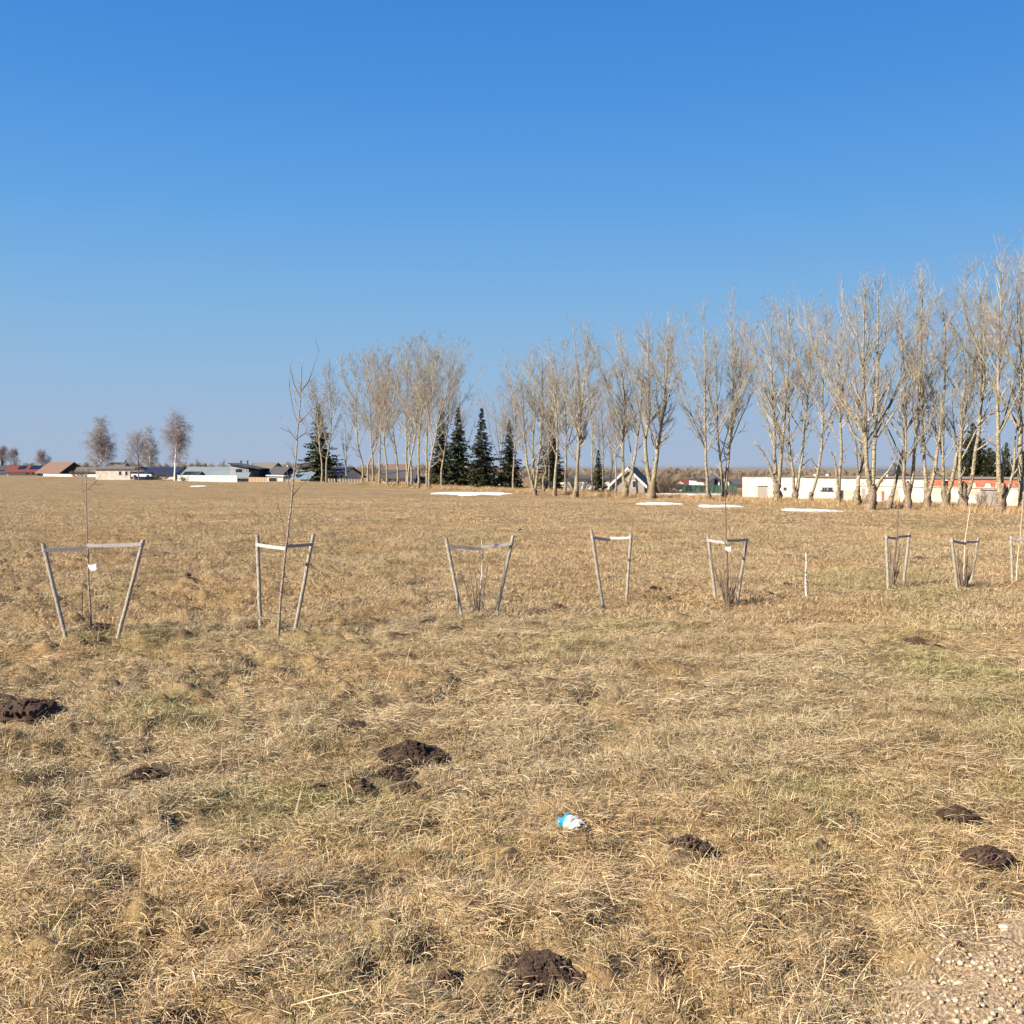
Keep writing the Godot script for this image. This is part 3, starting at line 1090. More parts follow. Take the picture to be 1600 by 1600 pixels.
	for c in o.get("doors", []):
		opening(t, "door", (c[0] - (px0 + px1) * 0.5) * k, (c[1] - (px0 + px1) * 0.5) * k, (base - c[3]) * k, (base - c[2]) * k, dz, o.get("door", mats.dark_wood), o.get("frame", mats.white_paint))
	if o.has("trim"):                        # barge boards under a front gable
		var b := Buf.new()
		for sg in [-1.0, 1.0]:
			var s := (ry - hy) / w
			var e := Vector3(sg * (w + ov), hy - s * ov - 0.2, dz + ov + 0.01)
			var r := Vector3(0, ry - 0.2, dz + ov + 0.01)
			var up := Vector3(0, 0.45, 0)
			var f := Vector3(0, 0, 0.05)
			b.hexa([e, r, r + f, e + f, e + up, r + up, r + f + up, e + f + up])
		part("barge_board", b.mesh(), o.trim, rf)
	return t

func opening(t: Node3D, called: String, x0: float, x1: float, y0: float, y1: float, z: float, inner: Material, frame: Material) -> void:
	var b := Buf.new()
	b.box(Vector3(x0, y0, z - 0.1), Vector3(x1, y1, z + 0.02))
	var w := part(called, b.mesh(), inner, t)
	var f := Buf.new()
	var s := 0.08
	f.box(Vector3(x0 - s, y0 - s, z), Vector3(x0, y1 + s, z + 0.05))
	f.box(Vector3(x1, y0 - s, z), Vector3(x1 + s, y1 + s, z + 0.05))
	f.box(Vector3(x0, y1, z), Vector3(x1, y1 + s, z + 0.05))
	f.box(Vector3(x0, y0 - s, z), Vector3(x1, y0, z + 0.05))
	if called == "window" and x1 - x0 > 0.7:
		var m := (x0 + x1) * 0.5
		f.box(Vector3(m - 0.03, y0, z + 0.021), Vector3(m + 0.03, y1, z + 0.045))
	part("frame", f.mesh(), frame, w)

func fence(called: String, label: String, px0: float, px1: float, base0: float, base1: float, high: float, d0: float, d1: float, panels: int, m: Material, gap := 0.06) -> void:
	var a := at(px0, base0, d0)
	var c := at(px1, base1, d1)
	var t := thing(called, label, "fence", a, 0.0, "village fences")
	var dir := (c - a) / panels
	var n := dir.cross(Vector3.UP).normalized() * 0.05
	for k in panels:
		var p := dir * k
		var q := dir * (k + 1) - dir.normalized() * gap
		var b := Buf.new()
		b.hexa([p - n + Vector3(0, -0.5, 0), q - n + Vector3(0, -0.5, 0), q + n + Vector3(0, -0.5, 0), p + n + Vector3(0, -0.5, 0), p - n + Vector3(0, high, 0), q - n + Vector3(0, high, 0), q + n + Vector3(0, high, 0), p + n + Vector3(0, high, 0)])
		part("panel", b.mesh(), m, t)
		var b2 := Buf.new()
		b2.box(p + Vector3(-0.09, -0.5, -0.09), p + Vector3(0.05, high + 0.08, 0.09))
		part("post", b2.mesh(), m, t)


func make_materials() -> void:
	mats.poplar_bark = textured("poplar_bark", noise_tex(0.02, [[0.0, lin(0.05, 0.04, 0.03)], [0.38, lin(0.13, 0.105, 0.078)], [0.47, lin(0.29, 0.255, 0.195)], [0.58, lin(0.38, 0.345, 0.275)], [0.7, lin(0.31, 0.255, 0.145)], [1.0, lin(0.46, 0.43, 0.37)]], 512, 3, 5), 0.5, 0.9, false, 0.0, true)
	mats.old_bark = textured("old_bark", noise_tex(0.03, [[0.0, lin(0.035, 0.025, 0.018)], [0.36, lin(0.13, 0.095, 0.068)], [0.52, lin(0.25, 0.19, 0.13)], [1.0, lin(0.42, 0.34, 0.24)]], 512, 5, 5), 0.6, 0.95, false, 4.0, true)
	var tw := vertex_paint("poplar_twigs", 0.9)
	tw.albedo_color = lin(0.39, 0.37, 0.335)
	mats.twig_bark = tw
	mats.birch_bark = textured("birch_bark", noise_tex(0.05, [[0.0, lin(0.05, 0.045, 0.04)], [0.3, lin(0.25, 0.23, 0.21)], [0.42, lin(0.66, 0.63, 0.58)], [1.0, lin(0.78, 0.75, 0.70)]], 256, 7, 3), 0.7, 0.8)
	mats.grey_bark = textured("grey_bark", noise_tex(0.03, [[0.0, lin(0.07, 0.05, 0.04)], [0.5, lin(0.17, 0.13, 0.10)], [1.0, lin(0.28, 0.23, 0.18)]], 256, 8, 4), 0.7, 0.95)
	mats.stake_wood = textured("stake_wood", noise_tex(0.03, [[0.0, lin(0.12, 0.10, 0.08)], [0.38, lin(0.24, 0.21, 0.17)], [0.6, lin(0.35, 0.315, 0.26)], [1.0, lin(0.47, 0.43, 0.36)]], 512, 11, 5), 1.0, 0.85, false, 0.3, true)
	mats.stake_wood.uv1_scale = Vector3(3.0, 0.5, 3.0)
	mats.strap = textured("strap_webbing", noise_tex(0.06, [[0.0, lin(0.24, 0.21, 0.21)], [0.5, lin(0.36, 0.32, 0.32)], [1.0, lin(0.50, 0.46, 0.45)]], 256, 12, 4), 1.6, 0.75)
	mats.young_bark = textured("young_bark", noise_tex(0.05, [[0.0, lin(0.06, 0.042, 0.03)], [0.45, lin(0.21, 0.16, 0.12)], [0.62, lin(0.36, 0.30, 0.24)], [1.0, lin(0.39, 0.37, 0.335)]], 256, 13, 4), 1.6, 0.85)
	mats.dark_bark = textured("dark_bark", noise_tex(0.05, [[0.0, lin(0.05, 0.035, 0.025)], [0.5, lin(0.14, 0.10, 0.075)], [1.0, lin(0.27, 0.21, 0.16)]], 256, 14, 4), 1.6, 0.85)
	mats.limed_bark = textured("limed_bark", noise_tex(0.04, [[0.0, lin(0.07, 0.055, 0.045)], [0.38, lin(0.20, 0.17, 0.14)], [0.47, lin(0.62, 0.60, 0.55)], [1.0, lin(0.76, 0.74, 0.69)]], 256, 15, 4), 1.4, 0.85)
	mats.pale_wood = textured("pale_wood", noise_tex(0.04, [[0.0, lin(0.36, 0.28, 0.19)], [1.0, lin(0.64, 0.54, 0.40)]], 256, 16, 4), 1.4, 0.8)
	mats.soil = textured("soil", noise_tex(0.06, [[0.0, lin(0.022, 0.014, 0.010)], [0.42, lin(0.054, 0.034, 0.024)], [0.62, lin(0.095, 0.062, 0.044)], [1.0, lin(0.19, 0.135, 0.095)]], 512, 17, 5), 2.5, 0.95, true, 1.5)
	mats.snow = textured("old_snow", noise_tex(0.03, [[0.0, lin(0.30, 0.27, 0.23)], [0.3, lin(0.48, 0.46, 0.43)], [0.45, lin(0.60, 0.60, 0.60)], [1.0, lin(0.66, 0.66, 0.67)]], 256, 18, 5), 0.25, 0.85, true)
	mats.plaster = textured("whitewash", noise_tex(0.012, [[0.0, lin(0.26, 0.20, 0.14)], [0.34, lin(0.42, 0.355, 0.28)], [0.5, lin(0.53, 0.475, 0.40)], [1.0, lin(0.60, 0.56, 0.50)]], 512, 21, 5), 0.09, 0.9, true)
	mats.brick = textured("old_brick", noise_tex(0.03, [[0.0, lin(0.16, 0.055, 0.035)], [0.5, lin(0.30, 0.105, 0.065)], [0.85, lin(0.40, 0.17, 0.11)], [1.0, lin(0.55, 0.45, 0.36)]], 256, 22, 5), 0.4, 0.9, true)
	mats.brick_plain = plain("chimney_brick", lin(0.24, 0.10, 0.07))
	mats.grey_wood = textured("grey_wood", noise_tex(0.04, [[0.0, lin(0.16, 0.14, 0.125)], [1.0, lin(0.34, 0.30, 0.27)]], 256, 23, 4), 0.7, 0.9)
	mats.grey_wood.uv1_scale = Vector3(3.0, 0.3, 3.0)
	mats.dark_wood = plain("dark_wood", lin(0.035, 0.03, 0.028))
	mats.tan_wood = plain("tan_wood", lin(0.36, 0.26, 0.17))
	mats.red_wood = plain("red_wood", lin(0.25, 0.09, 0.06))
	mats.glass = plain("window_glass", lin(0.03, 0.035, 0.045), 0.12)
	mats.white_paint = plain("white_paint", lin(0.58, 0.56, 0.53), 0.7)
	mats.cream = textured("block_wall", noise_tex(0.02, [[0.0, lin(0.44, 0.38, 0.31)], [1.0, lin(0.62, 0.57, 0.49)]], 256, 24, 4), 0.15, 0.9, true)
	mats.concrete = textured("concrete", noise_tex(0.02, [[0.0, lin(0.40, 0.38, 0.34)], [1.0, lin(0.54, 0.52, 0.48)]], 256, 25, 4), 0.12, 0.9, true)
	mats.grey_wall = plain("grey_render", lin(0.34, 0.345, 0.36))
	mats.dark_clad = plain("dark_cladding", lin(0.022, 0.024, 0.032), 0.8)
	mats.brown_roof = textured("brown_roof", noise_tex(0.03, [[0.0, lin(0.13, 0.085, 0.065)], [1.0, lin(0.21, 0.135, 0.105)]], 256, 26, 4), 0.2, 0.8, true)
	mats.red_roof = plain("red_roof", lin(0.16, 0.045, 0.035), 0.7)
	mats.dark_roof = plain("dark_roof", lin(0.075, 0.072, 0.072), 0.8)
	mats.brown_dark_roof = plain("fibre_roof", lin(0.14, 0.125, 0.105), 0.85)
	mats.grey_roof = plain("grey_sheet_roof", lin(0.17, 0.20, 0.205), 0.6)
	mats.blue_roof = plain("blue_roof", lin(0.022, 0.028, 0.06), 0.6)
	mats.steel_roof = plain("blue_sheet_roof", lin(0.13, 0.175, 0.225), 0.5)
	mats.solar = plain("solar_panel", lin(0.012, 0.013, 0.035), 0.25)
	mats.green_fence = plain("green_mesh_fence", lin(0.035, 0.07, 0.055), 0.8)
	mats.hedge = plain("hedge", lin(0.02, 0.022, 0.016))
	mats.pole = plain("pole", lin(0.42, 0.40, 0.37))

func make_poplars() -> void:
	var V := func(a: float, b: float) -> Vector2: return Vector2(a, b)
	# the right half of the row, one by one
	poplar("straight single-stemmed poplar with drooping low side branches", V.call(1108, 782), [[V.call(1104, 745), V.call(1101, 640), V.call(1102, 560), V.call(1098, 478)]], 0.42)
	poplar("dark-stemmed poplar with a full broad crown and a thin second stem", V.call(1131, 781), [[V.call(1136, 740), V.call(1140, 690), V.call(1145, 586), V.call(1141, 467)], [V.call(1128, 742), V.call(1121, 670), V.call(1119, 590), V.call(1117, 540)], [V.call(1142, 690), V.call(1156, 600), V.call(1162, 500)]], 0.50)
	poplar("poplar whose thick dark foot carries two close upright stems", V.call(1215, 785), [[V.call(1212, 725), V.call(1209, 620), V.call(1205, 540), V.call(1211, 471)], [V.call(1219, 725), V.call(1227, 610), V.call(1230, 540), V.call(1232, 466)], [V.call(1208, 745), V.call(1192, 705), V.call(1174, 690)]], 0.62, 2.0)
	poplar("slender poplar with a right-leaning stem beside the twin-stemmed one", V.call(1243, 785), [[V.call(1238, 742), V.call(1234, 690), V.call(1232, 640), V.call(1226, 590)], [V.call(1249, 745), V.call(1259, 660), V.call(1268, 560), V.call(1266, 474)]], 0.50, 1.2)
	poplar("thin poplar that leans over from its foot and then straightens", V.call(1264, 786), [[V.call(1275, 752), V.call(1284, 700), V.call(1286, 600), V.call(1290, 540), V.call(1288, 474)]], 0.36)
	poplar("poplar with a dark foot and one stubby broken limb", V.call(1310, 789), [[V.call(1313, 735), V.call(1314, 690), V.call(1308, 590), V.call(1312, 520), V.call(1315, 443)], [V.call(1307, 745), V.call(1303, 715), V.call(1293, 700)]], 0.46, 1.4)
	poplar("poplar sprouting from a low stump and leaning into its neighbour", V.call(1338, 793), [[V.call(1341, 760), V.call(1347, 735), V.call(1351, 700), V.call(1344, 640), V.call(1331, 560), V.call(1322, 520)]], 0.50, 1.6)
	poplar("stout forked poplar with two tall stems and a wide crown", V.call(1361, 797), [[V.call(1357, 745), V.call(1354, 690), V.call(1350, 560), V.call(1352, 443)], [V.call(1366, 745), V.call(1370, 672), V.call(1372, 540), V.call(1374, 434)], [V.call(1374, 755), V.call(1390, 735), V.call(1404, 712)]], 0.66, 1.8)
	poplar("leaning poplar with a slim curved stem and sparse crown", V.call(1389, 794), [[V.call(1398, 750), V.call(1410, 700), V.call(1413, 610), V.call(1408, 540), V.call(1401, 460)]], 0.42)
	poplar("poplar with a burred stump forking into a thin and a tall stem", V.call(1418, 797), [[V.call(1426, 755), V.call(1433, 706), V.call(1439, 600), V.call(1441, 500), V.call(1440, 425)], [V.call(1413, 755), V.call(1412, 730), V.call(1415, 690), V.call(1408, 620), V.call(1404, 560)]], 0.50, 2.0)
	poplar("poplar with a knotted foot, one stem upright and one slanting", V.call(1448, 797), [[V.call(1446, 745), V.call(1444, 690), V.call(1443, 600), V.call(1444, 520)], [V.call(1454, 755), V.call(1464, 705), V.call(1475, 610), V.call(1474, 520), V.call(1467, 447)]], 0.52, 2.0)
	poplar("poplar with a pollarded stump and a long slanting stem", V.call(1477, 797), [[V.call(1473, 758), V.call(1471, 715), V.call(1474, 660), V.call(1468, 610)], [V.call(1485, 755), V.call(1494, 706), V.call(1511, 634), V.call(1526, 545), V.call(1528, 450)]], 0.52, 2.1)
	poplar("poplar with a clear V fork low on its thick stump", V.call(1504, 797), [[V.call(1499, 762), V.call(1499, 710), V.call(1503, 650), V.call(1510, 600), V.call(1512, 540)], [V.call(1514, 762), V.call(1523, 705), V.call(1536, 595), V.call(1542, 500), V.call(1546, 418)]], 0.56, 2.0)
	poplar("tallest poplar with a straight pale stem and a side limb", V.call(1563, 802), [[V.call(1561, 745), V.call(1559, 690), V.call(1557, 600), V.call(1560, 500), V.call(1562, 392)], [V.call(1574, 770), V.call(1586, 738), V.call(1589, 690), V.call(1594, 640)], [V.call(1567, 760), V.call(1571, 720), V.call(1570, 690)]], 0.58, 2.0)
	poplar("ochre-barked poplar at the end of the staked sapling row", V.call(1597, 801), [[V.call(1597, 740), V.call(1596, 640), V.call(1598, 540), V.call(1594, 412)]], 0.56, 1.6)
	poplar("poplar next in the row after the ochre-barked one", V.call(1650, 804), [[V.call(1648, 740), V.call(1646, 620), V.call(1640, 400)]], 0.55, 1.6)
	# the middle
	poplar("poplar with a shaggy sprouting foot below two parting stems", V.call(977, 778), [[V.call(974, 745), V.call(974, 690), V.call(977, 635), V.call(972, 570), V.call(969, 515)], [V.call(984, 748), V.call(990, 725), V.call(998, 670), V.call(1004, 590), V.call(1007, 503)]], 0.62, 1.6)
	poplar("massive poplar with dark lower stem and a wide spreading limb", V.call(1017, 779), [[V.call(1024, 735), V.call(1029, 700), V.call(1036, 640), V.call(1042, 560), V.call(1043, 498)], [V.call(1012, 735), V.call(1008, 690), V.call(1015, 640), V.call(1012, 560), V.call(1014, 500)], [V.call(1034, 660), V.call(1052, 600), V.call(1070, 565)]], 0.78, 2.2)
	poplar("tall straight poplar with a wide forked crown near dark spruces", V.call(898, 777), [[V.call(902, 730), V.call(904, 690), V.call(908, 640), V.call(914, 580), V.call(917, 515)], [V.call(905, 660), V.call(896, 620), V.call(890, 570)], [V.call(909, 650), V.call(924, 620), V.call(937, 600)]], 0.62)
	poplar("thin poplar between two stouter ones by the spruces", V.call(883, 772), [[V.call(884, 720), V.call(884, 660), V.call(880, 600), V.call(883, 540)]], 0.42)
	poplar("yellowish poplar with a kink at mid height before dark spruces", V.call(866, 775), [[V.call(868, 735), V.call(871, 690), V.call(866, 612), V.call(858, 540)]], 0.46)
	poplar("poplar clump of several thin stems rising from one foot", V.call(836, 774), [[V.call(828, 745), V.call(821, 700), V.call(818, 640), V.call(816, 570)], [V.call(834, 735), V.call(833, 690), V.call(836, 620), V.call(832, 548)], [V.call(840, 735), V.call(846, 680), V.call(848, 610), V.call(846, 545)]], 0.50)
	poplar("short crooked poplar stub beside the many-stemmed clump", V.call(850, 771), [[V.call(848, 750), V.call(853, 735), V.call(846, 705), V.call(842, 670)]], 0.40, 1.0, 0.0, 0.5)
	var back := "poplar standing further back behind the row"
	for q in [[942, 768, 939, 618, 172.0], [954, 768, 968, 612, 170.0], [925, 767, 921, 600, 176.0], [962, 768, 956, 590, 165.0], [781, 757, 786, 606, 185.0], [722, 758, 716, 600, 188.0], [802, 763, 806, 575, 160.0], [858, 768, 852, 585, 165.0], [541, 751, 538, 655, 205.0]]:
		poplar(back, V.call(q[0], q[1]), [[V.call(q[0], q[1] - 30), V.call((q[0] + q[2]) * 0.5 + 2, (q[1] + q[3]) * 0.5), V.call(q[2], q[3])]], 0.38, 0.0, q[4], 0.75, "poplars behind the row", 1.2)
	# the far left clump
	var clump := "poplar in the close clump beside the big spruce"
	var left := [[503, 752, 499, 690, 489, 588, 200.0], [510, 753, 517, 674, 512, 576, 198.0], [566, 753, 558, 683, 552, 558, 190.0], [583, 754, 578, 655, 570, 560, 186.0], [593, 757, 595, 655, 595, 545, 178.0], [605, 758, 600, 690, 607, 552, 175.0],
		[621, 760, 613, 655, 622, 550, 170.0], [635, 761, 635, 650, 634, 540, 166.0], [638, 762, 649, 680, 652, 533, 163.0], [654, 764, 655, 680, 664, 545, 160.0], [667, 764, 668, 660, 686, 532, 158.0], [671, 765, 684, 665, 714, 540, 155.0], [575, 753, 588, 690, 584, 556, 196.0], [643, 763, 640, 690, 672, 560, 168.0], [690, 762, 697, 690, 702, 560, 172.0]]
	for q in left:
		poplar(clump, V.call(q[0], q[1]), [[V.call(q[0], q[1] - 28), V.call(q[2], q[3]), V.call((q[2] + q[4]) * 0.5 + 2, (q[3] + q[5]) * 0.5), V.call(q[4], q[5])]], 0.44, 0.0, q[6], 0.74, "poplar clump by the spruce", 1.25)

func make_saplings() -> void:
	var V := func(a: float, b: float) -> Vector2: return Vector2(a, b)
	sapling_support("wide-set grey stakes whose sapling carries a white paper tag", V.call(67, 849), V.call(106, 1006), V.call(224, 843), V.call(183, 1003), V.call(137, 854), V.call(859, 850), V.call(143, 1002))
	sapling("thin sapling with a white paper tag below its straps", [V.call(143, 1002), V.call(140, 930), V.call(137, 855), V.call(135, 800), V.call(135, 724)], 0.022, [[V.call(136, 772), V.call(126, 764), V.call(118, 758)], [V.call(136, 766), V.call(143, 758), V.call(149, 750)], [V.call(128, 965), V.call(131, 920), V.call(129, 880)]], "young_bark", 0, V.call(139, 884))
	sapling_support("grey stakes with pale straps around the tallest sapling", V.call(402, 835), V.call(407, 986), V.call(490, 834), V.call(461, 993), V.call(447, 855), V.call(851, 851), V.call(435, 997))
	sapling("tallest sapling, slightly leaning, with long upswept side branches", [V.call(435, 997), V.call(440, 920), V.call(447, 855), V.call(456, 780), V.call(463, 710), V.call(469, 630), V.call(472, 553)], 0.028,
		[[V.call(466, 665), V.call(456, 640), V.call(451, 605), V.call(453, 575)], [V.call(465, 690), V.call(452, 672), V.call(441, 653)], [V.call(468, 660), V.call(480, 645), V.call(487, 634)], [V.call(470, 612), V.call(481, 595), V.call(488, 570), V.call(500, 541)], [V.call(469, 620), V.call(459, 600), V.call(455, 575), V.call(458, 560)], [V.call(467, 684), V.call(475, 676), V.call(481, 668)], [V.call(457, 772), V.call(449, 758), V.call(447, 745)], [V.call(457, 775), V.call(470, 758), V.call(482, 748)], [V.call(446, 845), V.call(440, 820), V.call(434, 790), V.call(432, 764)], [V.call(449, 850), V.call(462, 838), V.call(472, 810)], [V.call(462, 720), V.call(457, 706), V.call(456, 702)]], "young_bark")
	sapling_support("pair of stakes round a short white-stemmed sapling", V.call(697, 841), V.call(722, 971), V.call(802, 836), V.call(776, 966), V.call(753, 856), V.call(853, 850), V.call(748, 967))
	sapling("short white-stemmed sapling with reddish suckers round it", [V.call(748, 967), V.call(751, 920), V.call(754, 870), V.call(752, 838)], 0.021, [[V.call(749, 930), V.call(742, 900), V.call(740, 855)], [V.call(755, 950), V.call(759, 915), V.call(763, 885)], [V.call(754, 868), V.call(758, 850), V.call(756, 838)]], "limed_bark", 10)
	sapling_support("narrow pair of pale stakes round a bare whip", V.call(924, 829), V.call(943, 956), V.call(986, 833), V.call(979, 941), V.call(953, 842), V.call(839, 840), V.call(959, 936))
	sapling("bare whip with almost no side shoots between pale stakes", [V.call(959, 936), V.call(957, 890), V.call(954, 850), V.call(952, 818)], 0.017, [[V.call(954, 866), V.call(942, 852), V.call(933, 842)]], "young_bark")
	sapling_support("crooked weathered stakes round a bushy many-stemmed sapling", V.call(1106, 836), V.call(1118, 938), V.call(1167, 841), V.call(1152, 945), V.call(1135, 846), V.call(844, 843), V.call(1138, 949))
	sapling("bushy sapling with many suckers and a dark foot", [V.call(1138, 949), V.call(1137, 900), V.call(1135, 850), V.call(1134, 790), V.call(1132, 735)], 0.026, [[V.call(1134, 850), V.call(1122, 832), V.call(1110, 812)], [V.call(1136, 845), V.call(1146, 830), V.call(1152, 815)], [V.call(1137, 915), V.call(1125, 890), V.call(1114, 872)], [V.call(1139, 930), V.call(1148, 905), V.call(1156, 880)]], "dark_bark", 20, V.call(1133, 856))
	sapling("white-limed sapling stump standing alone without stakes", [V.call(1260, 936), V.call(1259, 905), V.call(1260, 880), V.call(1259, 862)], 0.036, [], "limed_bark")
	sapling_support("stakes round a dark sapling with a pale loop strap", V.call(1385, 836), V.call(1388, 921), V.call(1421, 833), V.call(1412, 914), V.call(1402, 840), V.call(839, 837), V.call(1394, 919))
	sapling("dark upright sapling with a fan of thin shoots", [V.call(1394, 919), V.call(1398, 880), V.call(1401, 840), V.call(1404, 800), V.call(1406, 766)], 0.026, [[V.call(1396, 900), V.call(1402, 875), V.call(1406, 852)]], "dark_bark", 12)
	sapling_support("stakes round a sapling with a snapped pale upper stem", V.call(1487, 840), V.call(1496, 924), V.call(1529, 840), V.call(1517, 912), V.call(1509, 848), V.call(845, 846), V.call(1505, 921))
	sapling("sapling with a bare pale upper stem and brushy foot", [V.call(1505, 921), V.call(1507, 880), V.call(1508, 846), V.call(1515, 800), V.call(1521, 760)], 0.027, [[V.call(1507, 850), V.call(1502, 847), V.call(1498, 845)]], "pale_wood", 22)
	sapling_support("last pair of stakes, one strap tied to a pale sapling", V.call(1580, 837), V.call(1582, 911), V.call(1617, 838), V.call(1607, 911), V.call(1593, 843), V.call(840, 842), V.call(1588, 911))
	sapling("pale sapling rising past the barn wall from the last stakes", [V.call(1588, 911), V.call(1590, 875), V.call(1594, 840), V.call(1600, 760)], 0.025, [], "pale_wood", 2)

func make_village() -> void:
	var W: Dictionary = mats
	house("house", "low dark-roofed house with a white gable at the field's end", "house", -30, 18, 741, 735, 728, 390.0, 9.0, {"wall": W.white_paint, "roof": W.dark_roof, "yaw": 0.5})
	house("house", "red-roofed house with two dark solar panels", "house", 20, 68, 742, 737, 728.5, 370.0, 10.0, {"wall": W.white_paint, "roof": W.red_roof, "yaw": 0.12, "panels": [[33, 44, 0.3, 0.95], [50, 66, 0.3, 0.95]], "chimneys": [[29, 727, 2.0]], "windows": [[48, 52, 738.5, 741], [57, 60, 738.5, 741]], "over": 0.8})
	house("house", "brown-roofed house with a dark timber gable and a chimney", "house", 74, 120, 743, 738, 723, 350.0, 11.0, {"wall": W.dark_wood, "roof": W.brown_roof, "yaw": -0.42, "chimneys": [[88, 722.5, 2.2]], "over": 0.7, "windows": [[80, 84, 739, 741.5]]})
	fence("fence", "low white wall before the brown-roofed house", 68, 158, 744, 745.5, 0.75, 335.0, 300.0, 9, W.concrete)
	house("shed", "low brown shed between the birch and the brown-roofed house", "shed", 124, 160, 744, 738, 731, 320.0, 8.0, {"wall": W.tan_wood, "roof": W.brown_dark_roof, "yaw": 0.2})
	house("house", "grey-roofed house behind the unfinished block building", "house", 176, 197, 744, 733, 724, 270.0, 7.0, {"wall": W.cream, "roof": W.brown_dark_roof})
	var u := house("unfinished_house", "unfinished pale block building with empty window holes", "building", 161, 219, 748, 733.5, 730.5, 235.0, 9.0, {"wall": W.cream, "roof": W.brown_dark_roof, "windows": [[196, 199.5, 736.5, 742], [205.5, 209, 736.5, 742.5]], "doors": [[213, 217.5, 736, 748]], "frame": W.cream, "over": 0.25, "yaw": 0.05})
	u.set_meta("group", "village houses beyond the field")
	house("house", "long house with a dark blue roof by the oak", "house", 226, 288, 747, 741, 731.5, 245.0, 10.0, {"wall": W.concrete, "roof": W.blue_roof, "windows": [[262, 266, 742, 745], [270, 274, 742, 745]], "yaw": -0.1})
	parked_car(222, 746.5, 225.0)
	fence("fence", "white concrete panel fence by the tall birch", 278, 371, 750.5, 751.5, 1.02, 208.0, 200.0, 12, W.concrete)
	house("house", "long barn-like house under a pale grey-green sheet roof", "house", 297, 372, 750, 744.5, 731, 240.0, 12.0, {"wall": W.dark_wood, "roof": W.grey_roof})
	house("shed", "small dark-roofed lean-to behind the concrete fence", "shed", 293, 313, 750, 743, 738.5, 222.0, 4.0, {"wall": W.dark_wood, "roof": W.dark_roof})
	house("shed", "open dark shed with a pale slanting roof", "shed", 340, 372, 750, 744, 737, 226.0, 6.0, {"wall": W.dark_wood, "roof": W.grey_roof, "yaw": -0.35})
	var g := house("house", "grey modern house with one slanting roof and two chimneys", "house", 369, 397, 750, 730.5, 725.5, 224.0, 9.0, {"wall": W.grey_wall, "roof": W.dark_roof, "mono": true, "windows": [[378, 386, 733.5, 740.5], [389, 391, 738, 742]], "chimneys": [[376.5, 720.5, 2.0, W.dark_roof], [386.5, 720.5, 2.0, W.dark_roof]], "frame": W.dark_clad})
	g.set_meta("group", "village houses beyond the field")
	house("house", "black-clad annexe joined to the grey modern house", "house", 397, 411, 750, 733, 731, 223.0, 8.0, {"wall": W.dark_clad, "roof": W.dark_roof, "mono": true})
	house("gazebo", "small garden house with a grey hipped roof", "garden house", 373, 388, 751, 746, 740, 205.0, 2.6, {"wall": W.grey_wood, "roof": W.grey_roof, "windows": [[375, 379, 747, 750]]})
	fence("fence", "tan board fence beside the garden house", 389, 418, 752, 752.5, 0.78, 200.0, 199.0, 6, W.tan_wood)
	house("house", "white house under a steep grey-brown roof", "house", 403, 434, 750, 740, 724.5, 230.0, 9.0, {"wall": W.white_paint, "roof": W.brown_dark_roof, "yaw": -0.3})
	house("house", "house under a dark roof beside the steep-roofed white one", "house", 430, 452, 751, 743, 731, 226.0, 8.0, {"wall": W.dark_clad, "roof": W.dark_roof, "yaw": -0.2, "chimneys": [[449, 728, 1.6, W.white_paint]]})
	house("carport", "flat white carport beside a clipped dark hedge", "carport", 421, 446, 752, 744.5, 743.8, 206.0, 4.0, {"wall": W.white_paint, "roof": W.white_paint, "mono": true, "over": 0.2, "doors": [[424, 436, 746.5, 752]]})
	house("house", "low brown house behind the tallest sapling", "house", 448, 470, 751, 743, 733, 228.0, 8.0, {"wall": W.white_paint, "roof": W.brown_dark_roof, "yaw": 0.2})
	house("shed", "small shed with a bright blue-grey metal roof", "shed", 466, 496, 752, 748, 737, 205.0, 5.5, {"wall": W.grey_wood, "roof": W.steel_roof, "yaw": -0.3, "over": 0.3})
	fence("fence", "low pale board fence before the sapling and shed", 446, 470, 753, 753, 0.5, 200.0, 200.0, 5, W.tan_wood)
	house("house", "house with a deep blue roof and dark gable behind poplars", "house", 514, 552, 753, 745.5, 731.5, 222.0, 10.0, {"wall": W.cream, "roof": W.blue_roof, "yaw": -0.38})
	fence("fence", "grey picket fence before the blue-roofed house", 513, 576, 754, 755, 0.75, 200.0, 196.0, 14, W.grey_wood, 0.35)
	house("house", "white house with small windows seen between poplar trunks", "house", 603, 650, 757, 747, 736, 190.0, 9.0, {"wall": W.white_paint, "roof": W.dark_roof, "windows": [[612, 615, 748, 753], [621, 624, 748, 753], [640, 643, 748, 753]]})
	house("house", "pale tiled house behind the white one among poplars", "house", 606, 636, 755, 740, 727, 225.0, 9.0, {"wall": W.cream, "roof": W.brown_roof})
	house("building", "long white building behind the spruces", "building", 650, 715, 759, 749, 746, 195.0, 9.0, {"wall": W.white_paint, "roof": W.dark_roof})
	house("building", "low white building with a flat dark roof behind the row", "building", 872, 960, 760, 748, 744, 210.0, 10.0, {"wall": W.white_paint, "roof": W.dark_roof, "windows": [[890, 896, 751, 756], [915, 921, 751, 756], [935, 941, 751, 756]]})
	house("cottage", "grey gabled cottage with white barge boards", "house", 962, 1012, 770, 756, 732, 172.0, 9.0, {"wall": W.grey_wood, "roof": W.brown_dark_roof, "gable": true, "trim": W.white_paint, "yaw": -0.25, "over": 0.5, "windows": [[994, 999, 751, 761], [991, 994, 740, 744]]})
	house("house", "low house with an orange-red roof beyond the green fence", "house", 1062, 1086, 766, 758, 750, 235.0, 8.0, {"wall": W.cream, "roof": W.red_roof, "yaw": 0.3})
